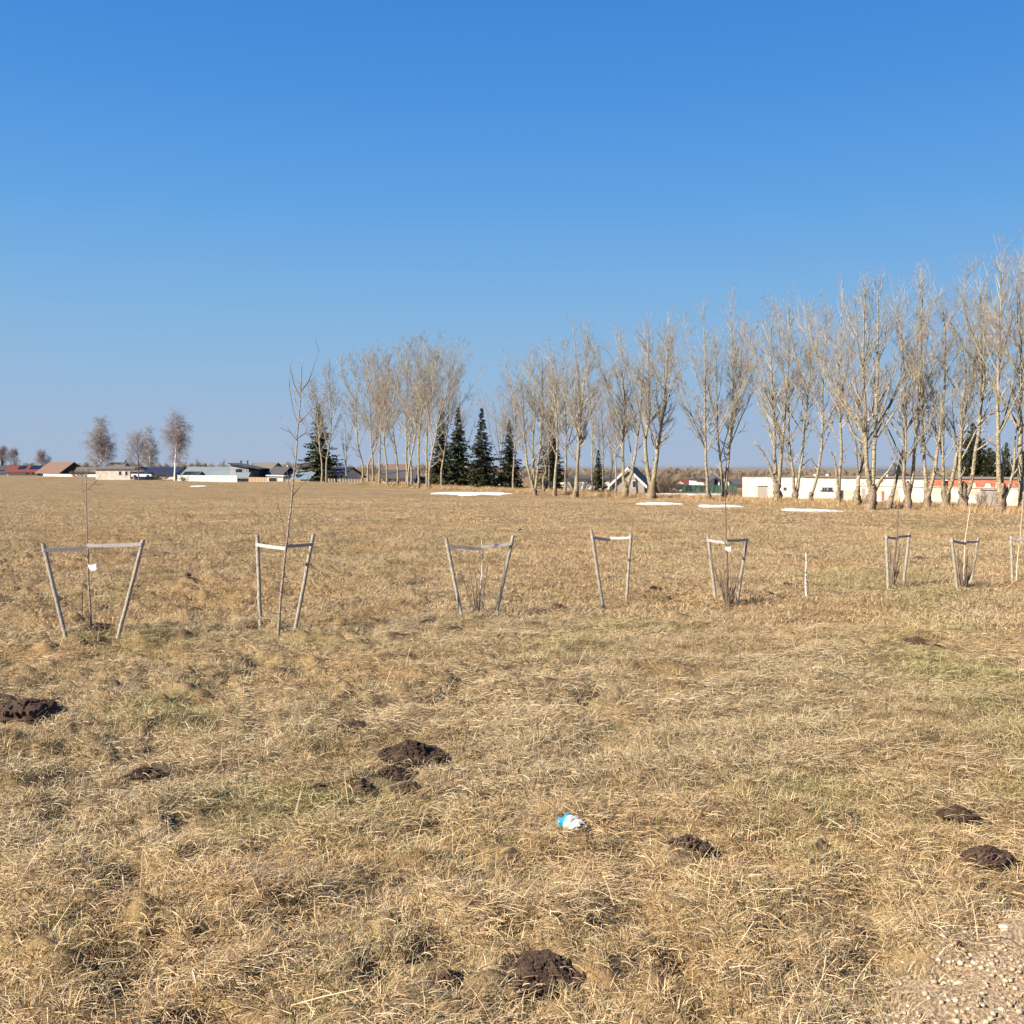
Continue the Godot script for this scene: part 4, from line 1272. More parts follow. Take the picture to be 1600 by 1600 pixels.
	house("shed", "small white shed at the end of the green fence", "shed", 1053, 1068, 768, 760, 758.5, 195.0, 4.0, {"wall": W.white_paint, "roof": W.dark_roof})
	house("house", "white house with a tall glazed gable and green shutters", "house", 1101, 1131, 766, 752, 742, 205.0, 10.0, {"wall": W.white_paint, "roof": W.dark_roof, "gable": true, "windows": [[1109, 1113, 749, 761], [1117, 1121, 749, 761]], "frame": W.green_fence, "over": 0.6})
	house("house", "white flat-roofed wing beside the glazed gable", "house", 1082, 1102, 766, 749.5, 748.5, 207.0, 8.0, {"wall": W.white_paint, "roof": W.dark_roof, "mono": true})
	house("house", "dark-roofed house between the glazed gable and the barn", "house", 1133, 1168, 767, 757, 750, 215.0, 9.0, {"wall": W.cream, "roof": W.dark_roof})
	fence("fence", "dark green mesh fence before the glazed gable house", 1066, 1152, 769, 771, 1.25, 180.0, 172.0, 12, W.green_fence)
	house("house", "small pale gable peeping over the barn roof", "house", 1374, 1404, 790, 744, 736.5, 160.0, 8.0, {"wall": W.cream, "roof": W.dark_roof, "gable": true})
	house("house", "red-chimneyed roof peeping over the barn", "house", 1396, 1428, 790, 744, 739, 170.0, 8.0, {"wall": W.cream, "roof": W.brown_dark_roof, "chimneys": [[1413, 733, 4.5]]})
	barn()
	for q in [[1555, 760, 712, 165.0, "pale concrete utility pole beside the pines behind the barn"], [813.5, 764, 739, 180.0, "thin lamp pole among the spruces"], [1500, 760, 728, 190.0, "short utility pole behind the red brick barn end"]]:
		var p := at(q[0], q[1], q[3])
		var t := thing("utility_pole", q[4], "pole", p)
		var b := Buf.new()
		var h: float = (q[1] - q[2]) * q[3] / FPX
		b.tube(PackedVector3Array([Vector3(0, -0.5, 0), Vector3(0, h * 0.5, 0), Vector3(0, h, 0)]), PackedFloat32Array([0.15, 0.12, 0.1]), 8, Color.WHITE, false)
		part("pole", b.mesh(), mats.pole, t)
		var c := Buf.new()
		c.box(Vector3(-0.7, h - 0.5, 0.1), Vector3(0.7, h - 0.38, 0.2))
		part("crossarm", c.mesh(), mats.pole, t)
	for q in [[787, 759.5, 178.0], [774, 759, 182.0]]:
		parked_car(q[0], q[1], q[2])

func parked_car(px: float, py: float, depth: float) -> void:
	var p := at(px, py, depth)
	p.y = maxf(p.y, base_h(p.x, p.z))
	var t := thing("parked_car", "white car parked by the blue-roofed house" if px < 400 else "white car parked beyond the spruces", "car", p, 0.15 if px < 780 else -0.2, "cars parked in the village")
	var b := Buf.new()
	b.hexa([Vector3(-2.1, 0.25, 0.85), Vector3(2.1, 0.25, 0.85), Vector3(2.1, 0.25, -0.85), Vector3(-2.1, 0.25, -0.85), Vector3(-2.05, 0.85, 0.82), Vector3(2.0, 0.78, 0.82), Vector3(2.0, 0.78, -0.82), Vector3(-2.05, 0.85, -0.82)])
	part("body", b.mesh(), plain("car_paint", lin(0.72, 0.72, 0.72), 0.3), t)
	var g := Buf.new()
	g.hexa([Vector3(-1.9, 0.84, 0.78), Vector3(1.1, 0.80, 0.78), Vector3(1.1, 0.80, -0.78), Vector3(-1.9, 0.84, -0.78), Vector3(-1.5, 1.40, 0.62), Vector3(0.4, 1.42, 0.62), Vector3(0.4, 1.42, -0.62), Vector3(-1.5, 1.40, -0.62)])
	part("cabin_glass", g.mesh(), mats.glass, t)
	var rf := Buf.new()
	rf.box(Vector3(-1.5, 1.40, -0.62), Vector3(0.4, 1.47, 0.62))
	part("roof", rf.mesh(), plain("car_paint", lin(0.72, 0.72, 0.72), 0.3), t)
	for q in [Vector3(-1.3, 0.32, 0.8), Vector3(1.35, 0.32, 0.8), Vector3(-1.3, 0.32, -0.8), Vector3(1.35, 0.32, -0.8)]:
		var w := Buf.new()
		w.tube(PackedVector3Array([q - Vector3(0, 0, 0.1), q + Vector3(0, 0, 0.1)]), PackedFloat32Array([0.32, 0.32]), 14, Color.WHITE, false)
		part("wheel", w.mesh(), mats.dark_wood, t)

func barn() -> void:
	var L := at(1160, 777, 150.0)
	var R := at(1592, 788.5, 114.0)
	var run := Vector3(R.x - L.x, 0, R.z - L.z)
	var length := run.length() * 1.22
	var dir := run.normalized()
	var turn := atan2(-dir.z, dir.x)
	var t := thing("barn", "long whitewashed barn with a red brick band under its roof", "building", L, turn)
	var H := 2.95
	var deep := 9.0
	var along := func(px: float) -> float:
		var u := ray(px, 760).x
		var s := (u * -L.z - L.x) / (dir.x - u * -dir.z)
		return s
	var height := func(px: float, py: float) -> float:
		var s: float = along.call(px)
		var d := -(L.z + dir.z * s)
		return at(px, py, d).y - L.y
	var wall := Buf.new()
	wall.box(Vector3(0, -0.6, -deep), Vector3(length, H, 0))
	part("wall", wall.mesh(), mats.plaster, t)
	var x1: float = along.call(1444)
	var x2: float = along.call(1340)
	var b := Buf.new()
	b.box(Vector3(x1, H - 0.95, 0.0), Vector3(length - 0.01, H - 0.02, 0.06))
	part("brick_band", b.mesh(), mats.brick, t)
	for q in [[1476, 1482, 0.9], [1518, 1526, 0.55], [1539, 1549, 0.5], [1556, 1561, 0.92]]:     # plaster that still clings to the band
		var c := Buf.new()
		var a0: float = along.call(q[0])
		var a1: float = along.call(q[1])
		c.hexa([Vector3(a0, H - 0.97, 0.05), Vector3(a1, H - 0.97, 0.05), Vector3(a1, H - 0.97, 0.085), Vector3(a0, H - 0.97, 0.085), Vector3(a0 + 0.15, H - 0.97 + q[2], 0.05), Vector3(a1 - 0.1, H - 1.05 + q[2], 0.05), Vector3(a1 - 0.1, H - 1.05 + q[2], 0.085), Vector3(a0 + 0.15, H - 0.97 + q[2], 0.085)])
		part("plaster_patch", c.mesh(), mats.plaster, t)
	var ledge := Buf.new()
	ledge.box(Vector3(x2, H - 1.02, 0.0), Vector3(length - 0.02, H - 0.955, 0.13))
	part("ledge", ledge.mesh(), mats.concrete, t)
	var x3: float = along.call(1258)
	var roof := Buf.new()
	roof.box(Vector3(-0.12, H, -deep - 0.2), Vector3(x3, H + 0.06, 0.12))
	roof.box(Vector3(x3, H, -deep - 0.2), Vector3(length + 0.2, H + 0.2, 0.22))
	part("roof", roof.mesh(), mats.brown_dark_roof, t)
	for q in [[1265, 1269], [1284, 1287], [1350, 1353], [1376, 1380]]:
		var c := Buf.new()
		var a0: float = along.call(q[0])
		c.box(Vector3(a0, H + 0.2, -1.2), Vector3(a0 + 0.5, H + 0.42, -0.7))
		part("roof_vent", c.mesh(), mats.concrete, t)
	# openings: px0, px1, top, bottom, kind, material
	for q in [[1184.5, 1199, 761, 776, "door", mats.grey_wood], [1283, 1303, 768.5, 779.5, "door", mats.concrete], [1285.5, 1292.5, 762, 768, "window", mats.glass], [1294.5, 1301, 762, 768, "window", mats.glass], [1313.5, 1318.5, 766, 779.5, "door", mats.dark_wood], [1347, 1353, 763, 782, "door", mats.grey_wood], [1378, 1382.5, 767.5, 782.5, "door", mats.red_wood], [1398, 1404, 764, 784, "door", mats.tan_wood], [1534, 1557.5, 767.5, 788, "door", mats.grey_wood], [1225, 1229, 762, 766, "window", mats.glass]]:
		var a0: float = along.call(q[0])
		var a1: float = along.call(q[1])
		var y1: float = height.call(q[0], q[2])
		var y0: float = maxf(height.call(q[0], q[3]), -0.3)
		opening(t, q[4], a0, a1, y0, y1, 0.0, q[5], mats.plaster if q[4] == "door" else mats.grey_wood)
		if q[4] == "door" and q[1] - q[0] > 10:
			var c := Buf.new()
			c.box(Vector3(a0 - 0.1, y1 + 0.085, 0.0), Vector3(a1 + 0.1, y1 + 0.2, 0.12))
			part("lintel", c.mesh(), mats.dark_wood, t)

func make_track() -> void:
	var b := Buf.new()
	var n := 60
	for k in n + 1:
		var f := float(k) / n
		for s in [21.5, 25.5]:
			var along := lerpf(-25.0, 150.0, f)
			var x: float = 35.0 - 0.493 * along + 0.87 * (s + 0.5 * n_big.get_noise_2d(along * 2.0, s))
			var z: float = -75.0 - 0.87 * along - 0.493 * (s + 0.5 * n_big.get_noise_2d(along * 2.0, s))
			b.v.push_back(Vector3(x, base_h(x, z) + 0.12, z))
			b.n.push_back(Vector3.UP)
			b.c.push_back(Color.WHITE)
	for k in n:
		var o := k * 2
		b.i.append_array([o, o + 2, o + 1, o + 1, o + 2, o + 3])
	structure("track", b.mesh(), textured("pale_track", noise_tex(0.02, [[0.0, lin(0.36, 0.30, 0.22)], [0.55, lin(0.44, 0.385, 0.30)], [1.0, lin(0.68, 0.65, 0.60)]], 256, 31, 4), 0.15, 0.95, true), "pale gravel track running along the front of the barn")

func make_gravel() -> void:
	var b := Buf.new()
	var cell := 0.06
	var nx := 64
	var nz := 62
	var o := Vector2(1.55, -8.8)
	var idx := {}
	for i in nx:
		for j in nz:
			var x := o.x + i * cell
			var z := o.y + j * cell
			if in_gravel(x, z) > -0.05:
				idx[Vector2i(i, j)] = b.v.size()
				var lift := clampf((in_gravel(x, z) + 0.05) * 0.25, 0.0, 0.05) - 0.012
				b.v.push_back(Vector3(x, ground_h(x, z) + lift + 0.012 * n_fine.get_noise_2d(x * 3.0, z * 3.0), z))
				b.n.push_back(Vector3(0.05 * n_fine.get_noise_2d(x * 5.0, z * 5.0), 1, 0.1 * n_fine.get_noise_2d(x * 5.0 + 9.0, z * 5.0)).normalized())
				b.c.push_back(Color.WHITE)
	for i in nx - 1:
		for j in nz - 1:
			var a := Vector2i(i, j)
			if idx.has(a) and idx.has(a + Vector2i(1, 0)) and idx.has(a + Vector2i(0, 1)) and idx.has(a + Vector2i(1, 1)):
				var p: int = idx[a]
				var q: int = idx[a + Vector2i(1, 0)]
				var r: int = idx[a + Vector2i(0, 1)]
				var s: int = idx[a + Vector2i(1, 1)]
				b.i.append_array([p, q, r, q, s, r])
	if b.i.size() == 0:
		print("no gravel")
		return
	structure("road_verge", b.mesh(), textured("verge_soil", noise_tex(0.05, [[0.0, lin(0.12, 0.078, 0.045)], [0.4, lin(0.25, 0.175, 0.105)], [0.6, lin(0.36, 0.265, 0.165)], [1.0, lin(0.52, 0.41, 0.28)]], 512, 33, 5), 1.2, 0.95, true, 1.2), "bare sandy road verge strewn with limestone gravel")
	var lists := [[], [], []]
	var meshes := [pebble_mesh(), pebble_mesh(), pebble_mesh()]
	var made := 0
	while made < 9000:
		var x := o.x + rng.randf() * nx * cell
		var z := o.y + rng.randf() * nz * cell
		var g := in_gravel(x, z)
		if g < -0.25 or g < 0.0 and rng.randf() < 0.6:
			continue
		if clampf(n_patch.get_noise_2d(x * 7.0, z * 7.0) + 0.45, 0.05, 1.0) < rng.randf():
			continue
		made += 1
		var s := 0.004 + 0.02 * pow(rng.randf(), 5.0)
		var c := Color(0.34, 0.245, 0.15).lerp(Color(0.50, 0.42, 0.31), rng.randf()) * rng.randf_range(0.65, 1.1)
		lists[made % 3].push_back([Transform3D(Basis(Vector3.UP, rng.randf() * TAU).scaled(Vector3.ONE * s), Vector3(x, ground_h(x, z) + clampf((g + 0.05) * 0.25, 0.0, 0.05) - 0.012 + s * 0.3, z)), c])
	var gv := Node3D.new()
	gv.name = "gravel"
	add_child(gv)
	tag(gv, "pale limestone gravel scattered on the bare verge", "gravel", "", "stuff")
	for k in 3:
		scatter(gv, "pebbles", meshes[k], lists[k], vertex_paint("limestone", 0.9))
	for q in [[1505, 1490, 22], [1520, 1498, 15], [1565, 1468, 24], [1547, 1470, 16], [1420, 1580, 20], [1388, 1588, 17], [1498, 1552, 26], [1460, 1545, 16], [1570, 1495, 26], [1590, 1440, 20], [1475, 1500, 15], [1540, 1525, 14], [1585, 1575, 22], [1366, 1594, 22], [1440, 1562, 14], [1512, 1585, 18]]:
		var p := stand(q[0], q[1])
		var st := thing("limestone", "whitish lump of limestone lying on the gravel verge", "stone", p + Vector3(0, 0.02, 0), rng.randf() * TAU, "larger stones on the verge")
		var m := part("stone", pebble_mesh(), vertex_paint("limestone_lump", 0.9), st)
		(m.material_override as StandardMaterial3D).albedo_color = lin(0.44, 0.385, 0.30)
		m.scale = Vector3.ONE * (q[2] * 0.36 * -p.z / FPX)

func make_litter() -> void:
	var p := stand(892, 1302)
	holes.append([p.x, p.z + 0.05, 0.24])
	var t := thing("crushed_bottle", "crumpled clear and white plastic wrapper with a blue end", "litter", p + Vector3(0, 0.075, 0), 2.3)
	t.scale = Vector3.ONE * 1.3
	for side in 2:
		var b := Buf.new()
		var nu := 16
		var nv := 14
		var u0 := 0.0 if side == 0 else 0.58
		var u1 := 0.60 if side == 0 else 1.0
		for i in nu + 1:
			for j in nv:
				var f := lerpf(u0, u1, float(i) / nu)
				var a := TAU * j / nv
				var r := 0.058 * (1.0 - 0.5 * pow(absf(f - 0.45) * 1.9, 3.0)) * (1.015 if side == 1 else 1.0)
				var q := Vector3((f - 0.5) * 0.2, sin(a) * r * 0.72, cos(a) * r)
				var cr := 0.030 * n_fine.get_noise_3d(q.x * 9.0, q.y * 9.0, q.z * 9.0) + 0.03 * absf(n_fine.get_noise_3d(q.x * 4.0 + 7.0, q.y * 4.0, q.z * 4.0))
				b.v.push_back(q + q.normalized() * cr)
				b.n.push_back(Vector3.ZERO)
				b.c.push_back(Color.WHITE)
		for i in nu:
			for j in nv:
				var a0 := i * nv + j
				var b0 := i * nv + (j + 1) % nv
				b.i.append_array([a0, b0, b0 + nv, a0, b0 + nv, a0 + nv])
		var mid := Vector3.ZERO
		for k in range(0, b.i.size(), 3):
			var m := (b.v[b.i[k + 2]] - b.v[b.i[k]]).cross(b.v[b.i[k + 1]] - b.v[b.i[k]])
			for e in 3:
				b.n[b.i[k + e]] += m
		for k in b.n.size():
			b.n[k] = b.n[k].normalized()
		var white := plain("white_film", lin(0.58, 0.60, 0.60), 0.25)
		var blue := plain("blue_film", lin(0.03, 0.27, 0.46), 0.25)
		part("wrapper" if side == 0 else "blue_end", b.mesh(), white if side == 0 else blue, t)

func make_small_things() -> void:
	var hills := [[40, 1124, 78, 22, "broad dark molehill low in the grass beside trampled straw"], [546, 1096, 28, 20, "small steep round molehill standing alone"], [553, 1144, 50, 11, "flat brown molehill below the small steep one"], [642, 1188, 84, 40, "largest fresh molehill of the cluster, cloddy and dark"], [612, 1222, 62, 26, "molehill half grown over between two others"], [640, 1243, 46, 22, "low molehill at the lower end of the cluster"], [566, 1240, 52, 22, "rounded molehill behind two bent stalks"], [500, 1242, 34, 20, "small molehill at the outer end of the cluster"], [758, 1250, 56, 18, "molehill with a pale stone chip at its edge"],
		[425, 1141, 66, 15, "long low molehill half hidden under straw"], [225, 1222, 46, 14, "sunken molehill under a matted tuft"], [306, 960, 20, 10, "small molehill between the two tallest staked saplings"], [285, 1008, 46, 18, "wide worn molehill behind combed straw"], [122, 977, 30, 9, "flat molehill between the wide-set stakes"], [150, 992, 44, 9, "molehill at the foot of the tagged sapling"], [870, 952, 26, 12, "round molehill beyond the short white-stemmed sapling"], [894, 957, 22, 7, "flat molehill touching the round one"], [1035, 943, 18, 7, "small molehill between the whip and the bushy sapling"], [1430, 1007, 28, 9, "smaller of two joined molehills on open grass"], [1461, 1014, 42, 14, "larger of two joined molehills on open grass"],
		[1066, 978, 22, 6, "thin molehill in short green-tinged grass"], [1092, 990, 20, 7, "molehill beside the thin one in greenish grass"], [1495, 1288, 46, 26, "brown molehill with pale stones near the gravel verge"], [850, 1528, 108, 52, "big cloddy molehill with lumps of wet soil"], [700, 1553, 58, 34, "reddish molehill beside the big cloddy one"], [1075, 1342, 56, 16, "flattened molehill in pale combed grass"], [58, 848, 16, 5, "small molehill behind the wide-set stakes"], [320, 1216, 34, 16, "crumbly molehill beside a combed tuft"], [110, 1275, 70, 18, "reddish bare soil patch below the broad molehill"], [700, 1206, 40, 10, "thin spill of soil beside the largest fresh molehill"], [150, 1578, 70, 24, "reddish dug soil at the grassy hollow"], [30, 1002, 30, 8, "low molehill before the wide-set stakes"], [1285, 1345, 40, 12, "low brown patch of bare soil in pale grass"], [1225, 1520, 50, 14, "trodden brown soil near the withered leaf"], [540, 1052, 26, 6, "small smear of soil in combed grass"], [1540, 1365, 70, 30, "dark worn molehill under trailing grass by the verge"]]
	for h in hills:
		soil_heap(h[4], h[0], h[1], h[2], h[3], 420 if h[3] > 25 else 150)
	var first: Node3D = null
	for k in 46:                              # little ones strewn over the far half of the field
		var py := 782.0 + 150.0 * pow(rng.randf(), 1.2)
		var px := rng.randf_range(10, 1590)
		if px > 560 and py < 812:
			py += 30
		var p := on_ground(px, py)
		p.y = ground_h(p.x, p.z)
		if first == null:
			soil_heap("small dark molehill out in the far half of the meadow", px, py, 15, 6, 14)
			first = get_child(get_child_count() - 1)
			continue
		var c := first.duplicate()
		c.name = numbered("molehill")
		add_child(c)
		var s := rng.randf_range(0.7, 1.6)
		c.position = p
		c.rotation.y = rng.randf() * TAU
		c.scale = Vector3(s * 1.2, s * 0.8, s)
	# a heap of cut brush beside the bushy sapling
	var bp := stand(1186, 944)
	twig_bush("brush_heap", "low heap of cut grey brushwood beside the bushy sapling", bp, 0.9, 0.42, 34, Color(0.16, 0.115, 0.085), 0.006)
	twig_bush("dead_weed", "sparse dead weed with two leaning dark stems", stand(722, 1172), 0.3, 0.62, 4, Color(0.17, 0.125, 0.08), 0.003)
	twig_bush("dead_weed", "lone green-brown weed far out in the short grass", stand(300, 810), 0.6, 0.7, 4, Color(0.11, 0.10, 0.05), 0.008)
	twig_bush("dead_weed", "dry brown weed at the foot of the snapped sapling", stand(1532, 925), 0.5, 0.6, 12, Color(0.19, 0.13, 0.09), 0.005)
	for q in [[1150, 1500, 1178, 1440, "thick pale hollow stalk stuck up aslant near the verge"], [1285, 1540, 1290, 1492, "brown curled stalk end with a withered leaf"], [655, 1230, 600, 1265, "long bent pale stalk across the molehill cluster"], [545, 1262, 538, 1205, "bleached stalk bent over at its top"], [1090, 1405, 1240, 1388, "long straight straw lying flat in pale grass"], [455, 1580, 560, 1545, "broken reed piece lying by green shoots"], [870, 1105, 905, 1103, "white split straw lying on swirled grass"]]:
		var a := stand(q[0], q[1])
		var c := at(q[2], q[3], -a.z - (0.0 if absf(q[3] - q[1]) > 40 else 0.3))
		c.y = maxf(c.y, ground_h(c.x, c.z) + 0.05)
		var t := thing("dry_stalk", q[4], "stalk", a, 0.0, "loose dry stalks")
		var b := Buf.new()
		var e := c - a
		b.tube(PackedVector3Array([Vector3(0, -0.02, 0), Vector3(0, 0.03, 0), e * 0.5 + Vector3(0, 0.03, 0.02), e]), PackedFloat32Array([0.005, 0.005, 0.0045, 0.003]), 6, Color(0.52, 0.42, 0.27) * rng.randf_range(0.85, 1.1), false)
		part("stem", b.mesh(), vertex_paint("stalks", 0.7), t)
	# snow
	for q in [[682, 806, 769, 776.5, "widest snow patch, at the edge of the spruces"], [998, 1065, 786.5, 790, "snow patch at the foot of the massive dark poplar"], [1087, 1157, 790, 793.5, "long thin snow patch before the straight poplar"], [1228, 1303, 797, 800.5, "snow patch before the thin leaning poplar"], [299, 319, 759.5, 761, "thin snow patch out in the field before the concrete fence"], [1000, 1140, 771.5, 775, "broad snow bank along the track before the green fence"]]:
		snow(q[4], q[0], q[1], q[2], q[3])

func make_greenery() -> void:
	conifer("spruce", "big dense spruce behind the tallest sapling", Vector2(499, 753), 630, 205.0, 62)
	conifer("spruce", "slim dark spruce with a sharp tip beside poplars", Vector2(753, 762), 637, 172.0, 50)
	conifer("spruce", "broad spruce standing among thin poplar stems", Vector2(716, 760), 636, 178.0, 58)
	conifer("spruce", "spruce half hidden behind the clump's outer poplars", Vector2(690, 759), 630, 186.0, 42)
	conifer("spruce", "ragged spruce behind the many-stemmed poplar clump", Vector2(796, 763), 655, 172.0, 46)
	conifer("spruce", "tall spruce behind the yellowish kinked poplar", Vector2(862, 766), 640, 168.0, 46)
	conifer("spruce", "narrow young spruce behind the middle of the row", Vector2(935, 766), 702, 178.0, 24)
	conifer("thuja", "rounded columnar evergreen behind the barn", Vector2(1518, 775), 662, 150.0, 40, true, "evergreens behind the barn", Color(0.05, 0.05, 0.02))
	conifer("pine", "low bushy pine beside the columnar evergreen", Vector2(1545, 775), 700, 158.0, 44, true, "evergreens behind the barn")
	conifer("pine", "pointed young pine behind the brick band", Vector2(1571, 775), 690, 160.0, 34, false, "evergreens behind the barn")
	conifer("pine", "bushy pine behind the end of the barn", Vector2(1597, 775), 705, 155.0, 40, true, "evergreens behind the barn")
	conifer("spruce", "tiny dark spruce over the unfinished building's roof", Vector2(197, 744), 718, 290.0, 9)
	conifer("spruce", "small dark spruce over the pale sheet roof", Vector2(322, 748), 723.5, 300.0, 8)
	conifer("spruce", "small spruce behind the low dark-roofed house", Vector2(4, 742), 716, 420.0, 8)
	loose_tree("birch", "drooping birch with two white stems beside the low white wall", Vector2(158, 745), 656, 270.0, birch_style(270.0), "birches in the village", 0.44)
	loose_tree("birch", "tallest birch, white-stemmed, at the concrete fence", Vector2(273, 751), 645, 210.0, birch_style(210.0), "birches in the village", 0.42)
	loose_tree("birch", "thin birch standing behind the round-headed oak", Vector2(235, 746), 668, 250.0, birch_style(250.0), "birches in the village", 0.34)
	loose_tree("oak", "round-headed bare tree before the unfinished building", Vector2(217, 749), 679, 215.0, oak_style(215.0), "", 0.56, "grey_bark")
	loose_tree("bare_tree", "round bare tree behind the red-roofed house", Vector2(67, 742), 707, 430.0, oak_style(430.0), "", 0.6, "grey_bark")
	loose_tree("bare_tree", "broad bare tree behind the low dark-roofed house", Vector2(22, 742), 704, 430.0, oak_style(430.0), "", 0.55, "grey_bark")
	loose_tree("bare_tree", "bare tree at the outer end of the village", Vector2(2, 742), 700, 430.0, oak_style(430.0), "", 0.55, "grey_bark")
	loose_tree("bare_tree", "small bare tree behind the tallest birch", Vector2(307, 748), 716, 320.0, oak_style(320.0), "", 0.4, "grey_bark")
	loose_tree("bare_tree", "small bare tree behind the pale sheet roof", Vector2(347, 748), 717, 340.0, oak_style(340.0), "", 0.3, "grey_bark")
	for q in [[1040, 771, 175.0, 4.6, 3.6, 90, "big rounded bare bush beside the gabled cottage"], [1147, 776, 152.0, 3.4, 1.7, 60, "low dark bush at the end of the barn"], [1545, 789, 112.0, 2.6, 2.3, 30, "bare bush before the barn's wide grey door"], [905, 764, 175.0, 4.0, 2.4, 50, "low bush before the flat-roofed white building"], [1090, 772, 165.0, 5.0, 1.0, 50, "low scrub before the green fence"], [130, 745, 310.0, 7.0, 3.0, 40, "brown scrub beside the brown-roofed house"], [248, 748, 225.0, 4.0, 1.8, 40, "brown bush before the blue-roofed house"], [292, 751, 207.0, 3.0, 1.6, 30, "dark shrub at the foot of the tallest birch"]]:
		var p := at(q[0], q[1], q[2])
		twig_bush("bare_bush", q[6], p, q[3], q[4], q[5], Color(0.15, 0.12, 0.085), q[2] * 0.00009, "bare bushes")
	# far wood on the skyline
	var holder := Buf.new()
	var st := oak_style(600.0)
	st.levels = 2
	st.rmin = 0.05
	for k in 26:
		var a := rng.randf() * TAU
		branch(holder, Vector3(0, rng.randf_range(0.5, 5.0), 0), Vector3(cos(a), 1.2, sin(a)).normalized(), rng.randf_range(2.5, 4.5), 0.10, 1, st)
	holder.tube(PackedVector3Array([Vector3(0, -1, 0), Vector3(0, 8.5, 0)]), PackedFloat32Array([0.18, 0.05]), 5, Color(0.2, 0.16, 0.13))
	var places := []
	for k in 760:
		var px := rng.randf_range(-60, 1660)
		var d := rng.randf_range(300.0, 480.0) if px > 480 else rng.randf_range(430.0, 560.0)
		var p := at(px, 738, d)
		p.y = base_h(p.x, p.z)
		var s := rng.randf_range(0.32, 0.62) * (d / 390.0) * (0.78 if px > 1150 else 0.85)
		places.push_back([Transform3D(Basis(Vector3.UP, rng.randf() * TAU).scaled(Vector3.ONE * s), p), Color(1, 1, 1) * rng.randf_range(0.8, 1.2)])
	var wood := Node3D.new()
	wood.name = "distant_wood"
	add_child(wood)
	tag(wood, "grey-brown leafless wood along the skyline", "wood", "", "stuff")
	scatter(wood, "far_trees", holder.mesh(), places, vertex_paint("twigs", 0.9))
	# knee-high dead grass under the poplars
	var reeds := [[], []]
	var rm := [tuft("reed"), tuft("reed")]
	for k in 5200:
		var along := rng.randf_range(-14.0, 128.0)
		var s := rng.randfn(2.0, 2.6)
		if n_patch.get_noise_2d(along * 0.5, s * 0.7) < -0.12 or s < -2.5:
			continue
		var x := 35.0 - 0.493 * along + 0.87 * s
		var z := -75.0 - 0.87 * along - 0.493 * s
		var sc := rng.randf_range(0.5, 1.1)
		reeds[k % 2].push_back([Transform3D(Basis(Vector3.UP, rng.randf() * TAU).scaled(Vector3(sc, sc * rng.randf_range(0.7, 1.2), sc)), Vector3(x, base_h(x, z), z)), straw_tint(x, z) * rng.randf_range(0.8, 1.15)])
	var rd := Node3D.new()
	rd.name = "tall_dry_grass"
	add_child(rd)
	tag(rd, "knee-high brown dead grass along the foot of the poplars", "grass", "", "stuff")
	for k in 2:
		scatter(rd, "reed_clumps", rm[k], reeds[k], vertex_paint("straw", 0.8))

func make_sky() -> Sky:
	# elevation in degrees, colour: clear spring air, the same all round
	var stops := [[-90.0, Color(0.30, 0.24, 0.16)], [-0.5, Color(0.36, 0.36, 0.36)], [0.0, Color(0.40, 0.49, 0.64)], [2.0, Color(0.37, 0.49, 0.67)], [5.0, Color(0.30, 0.49, 0.71)], [9.0, Color(0.215, 0.45, 0.75)], [14.0, Color(0.125, 0.37, 0.77)], [19.0, Color(0.080, 0.295, 0.73)], [25.0, Color(0.050, 0.235, 0.67)], [40.0, Color(0.035, 0.17, 0.55)], [90.0, Color(0.025, 0.11, 0.40)]]
	var h := 1024
	var im := Image.create(16, h, false, Image.FORMAT_RGBF)
	for y in h:
		var e := 90.0 - (y + 0.5) / h * 180.0
		var c: Color = stops[0][1]
		for k in stops.size() - 1:
			if e >= stops[k][0] and e <= stops[k + 1][0]:
				var f: float = (e - stops[k][0]) / (stops[k + 1][0] - stops[k][0])
				c = stops[k][1].lerp(stops[k + 1][1], f)
		for x in 16:
			im.set_pixel(x, y, Color(c.r / EXPOSURE, c.g / EXPOSURE, c.b / EXPOSURE))
	var m := PanoramaSkyMaterial.new()
	m.panorama = ImageTexture.create_from_image(im)
	var s := Sky.new()
	s.sky_material = m
	return s

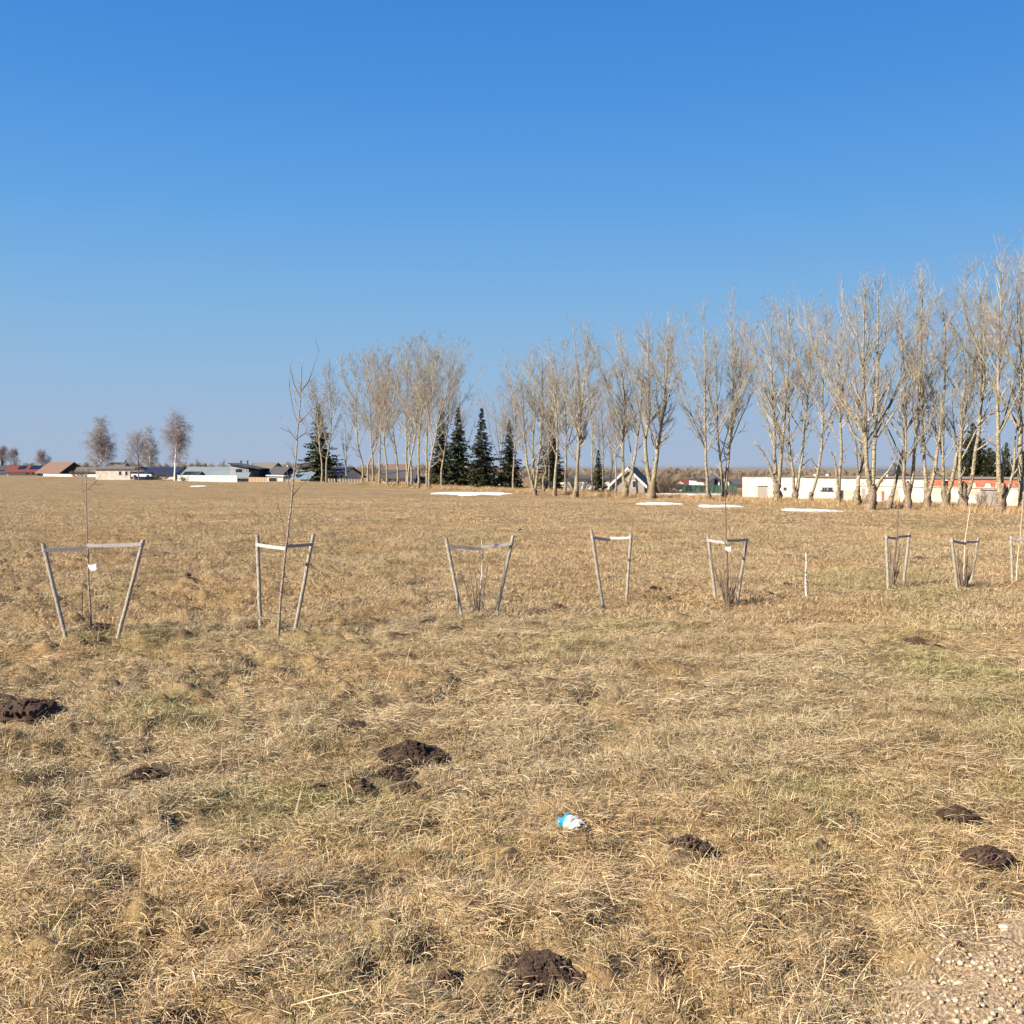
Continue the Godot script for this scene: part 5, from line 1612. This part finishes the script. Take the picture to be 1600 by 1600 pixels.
func _ready() -> void:
	# camera
	var cam := Camera3D.new()
	cam.name = "camera"
	cam.position = Vector3(0, EYE, 0)
	cam.rotation.x = -atan((800.0 - HORIZON) / FPX)
	cam.fov = FOV
	cam.near = 0.1
	cam.far = 4000.0
	add_child(cam)
	cam.current = true
	# sky and exposure
	var env := Environment.new()
	env.background_mode = Environment.BG_SKY
	env.sky = make_sky()
	env.tonemap_mode = Environment.TONE_MAPPER_LINEAR
	env.tonemap_exposure = EXPOSURE
	env.sdfgi_enabled = true
	env.ssao_enabled = true
	env.ssil_enabled = true
	var we := WorldEnvironment.new()
	we.name = "world_environment"
	we.environment = env
	add_child(we)
	# sun: from the left and a little behind the camera
	var sun := DirectionalLight3D.new()
	sun.name = "sun"
	sun.light_energy = 1.6
	sun.light_color = Color(1.0, 0.955, 0.88)
	sun.light_angular_distance = 0.5
	sun.shadow_enabled = true
	add_child(sun)
	sun.look_at_from_position(Vector3.ZERO, Vector3(0.69, -0.57, -0.45))
	# noise fields
	rng.seed = 4711
	n_hum.seed = 2; n_hum.frequency = 0.85; n_hum.fractal_octaves = 2
	n_fine.seed = 3; n_fine.frequency = 2.6; n_fine.fractal_octaves = 2
	n_big.seed = 4; n_big.frequency = 0.06; n_big.fractal_octaves = 2
	n_patch.seed = 5; n_patch.frequency = 0.28; n_patch.fractal_octaves = 3
	n_wind.seed = 6; n_wind.frequency = 0.22; n_wind.fractal_octaves = 2
	var ga := on_ground(1310, 1612)
	var gb := on_ground(1612, 1418)
	gravel_line = PackedVector2Array([Vector2(ga.x, ga.z), Vector2(gb.x, gb.z)])
	for q in [[160, 1578, 46], [85, 1478, 50], [325, 1472, 26], [322, 1522, 34], [462, 1490, 30], [312, 1348, 34], [150, 1345, 26], [222, 1368, 22], [28, 1375, 44], [378, 1434, 18], [318, 1414, 16], [660, 1505, 34], [60, 1410, 24], [255, 1465, 24], [520, 1350, 26], [100, 1268, 36], [955, 1502, 22], [325, 1222, 24], [690, 1290, 24], [15, 1525, 30], [560, 1425, 22], [420, 1340, 20], [870, 1400, 18], [1180, 1395, 22], [1060, 1500, 30], [1320, 1420, 24]]:
		var hp := on_ground(q[0], q[1])
		var hr: float = q[2] * 0.5 * -hp.z / FPX
		dents.append([hp.x, hp.z, hr * 1.7, 0.13 + hr * 0.9])
		holes.append([hp.x, hp.z, hr * 1.25])
	var t0 := Time.get_ticks_msec()
	make_materials()
	make_ground()
	print("ground done ", Time.get_ticks_msec() - t0)
	make_track()
	make_gravel()
	make_village()
	print("village done ", Time.get_ticks_msec() - t0)
	make_poplars()
	print("poplars done ", Time.get_ticks_msec() - t0)
	make_greenery()
	print("greenery done ", Time.get_ticks_msec() - t0)
	make_saplings()
	make_small_things()
	make_litter()
	grow_grass()
	print("grass done ", Time.get_ticks_msec() - t0)
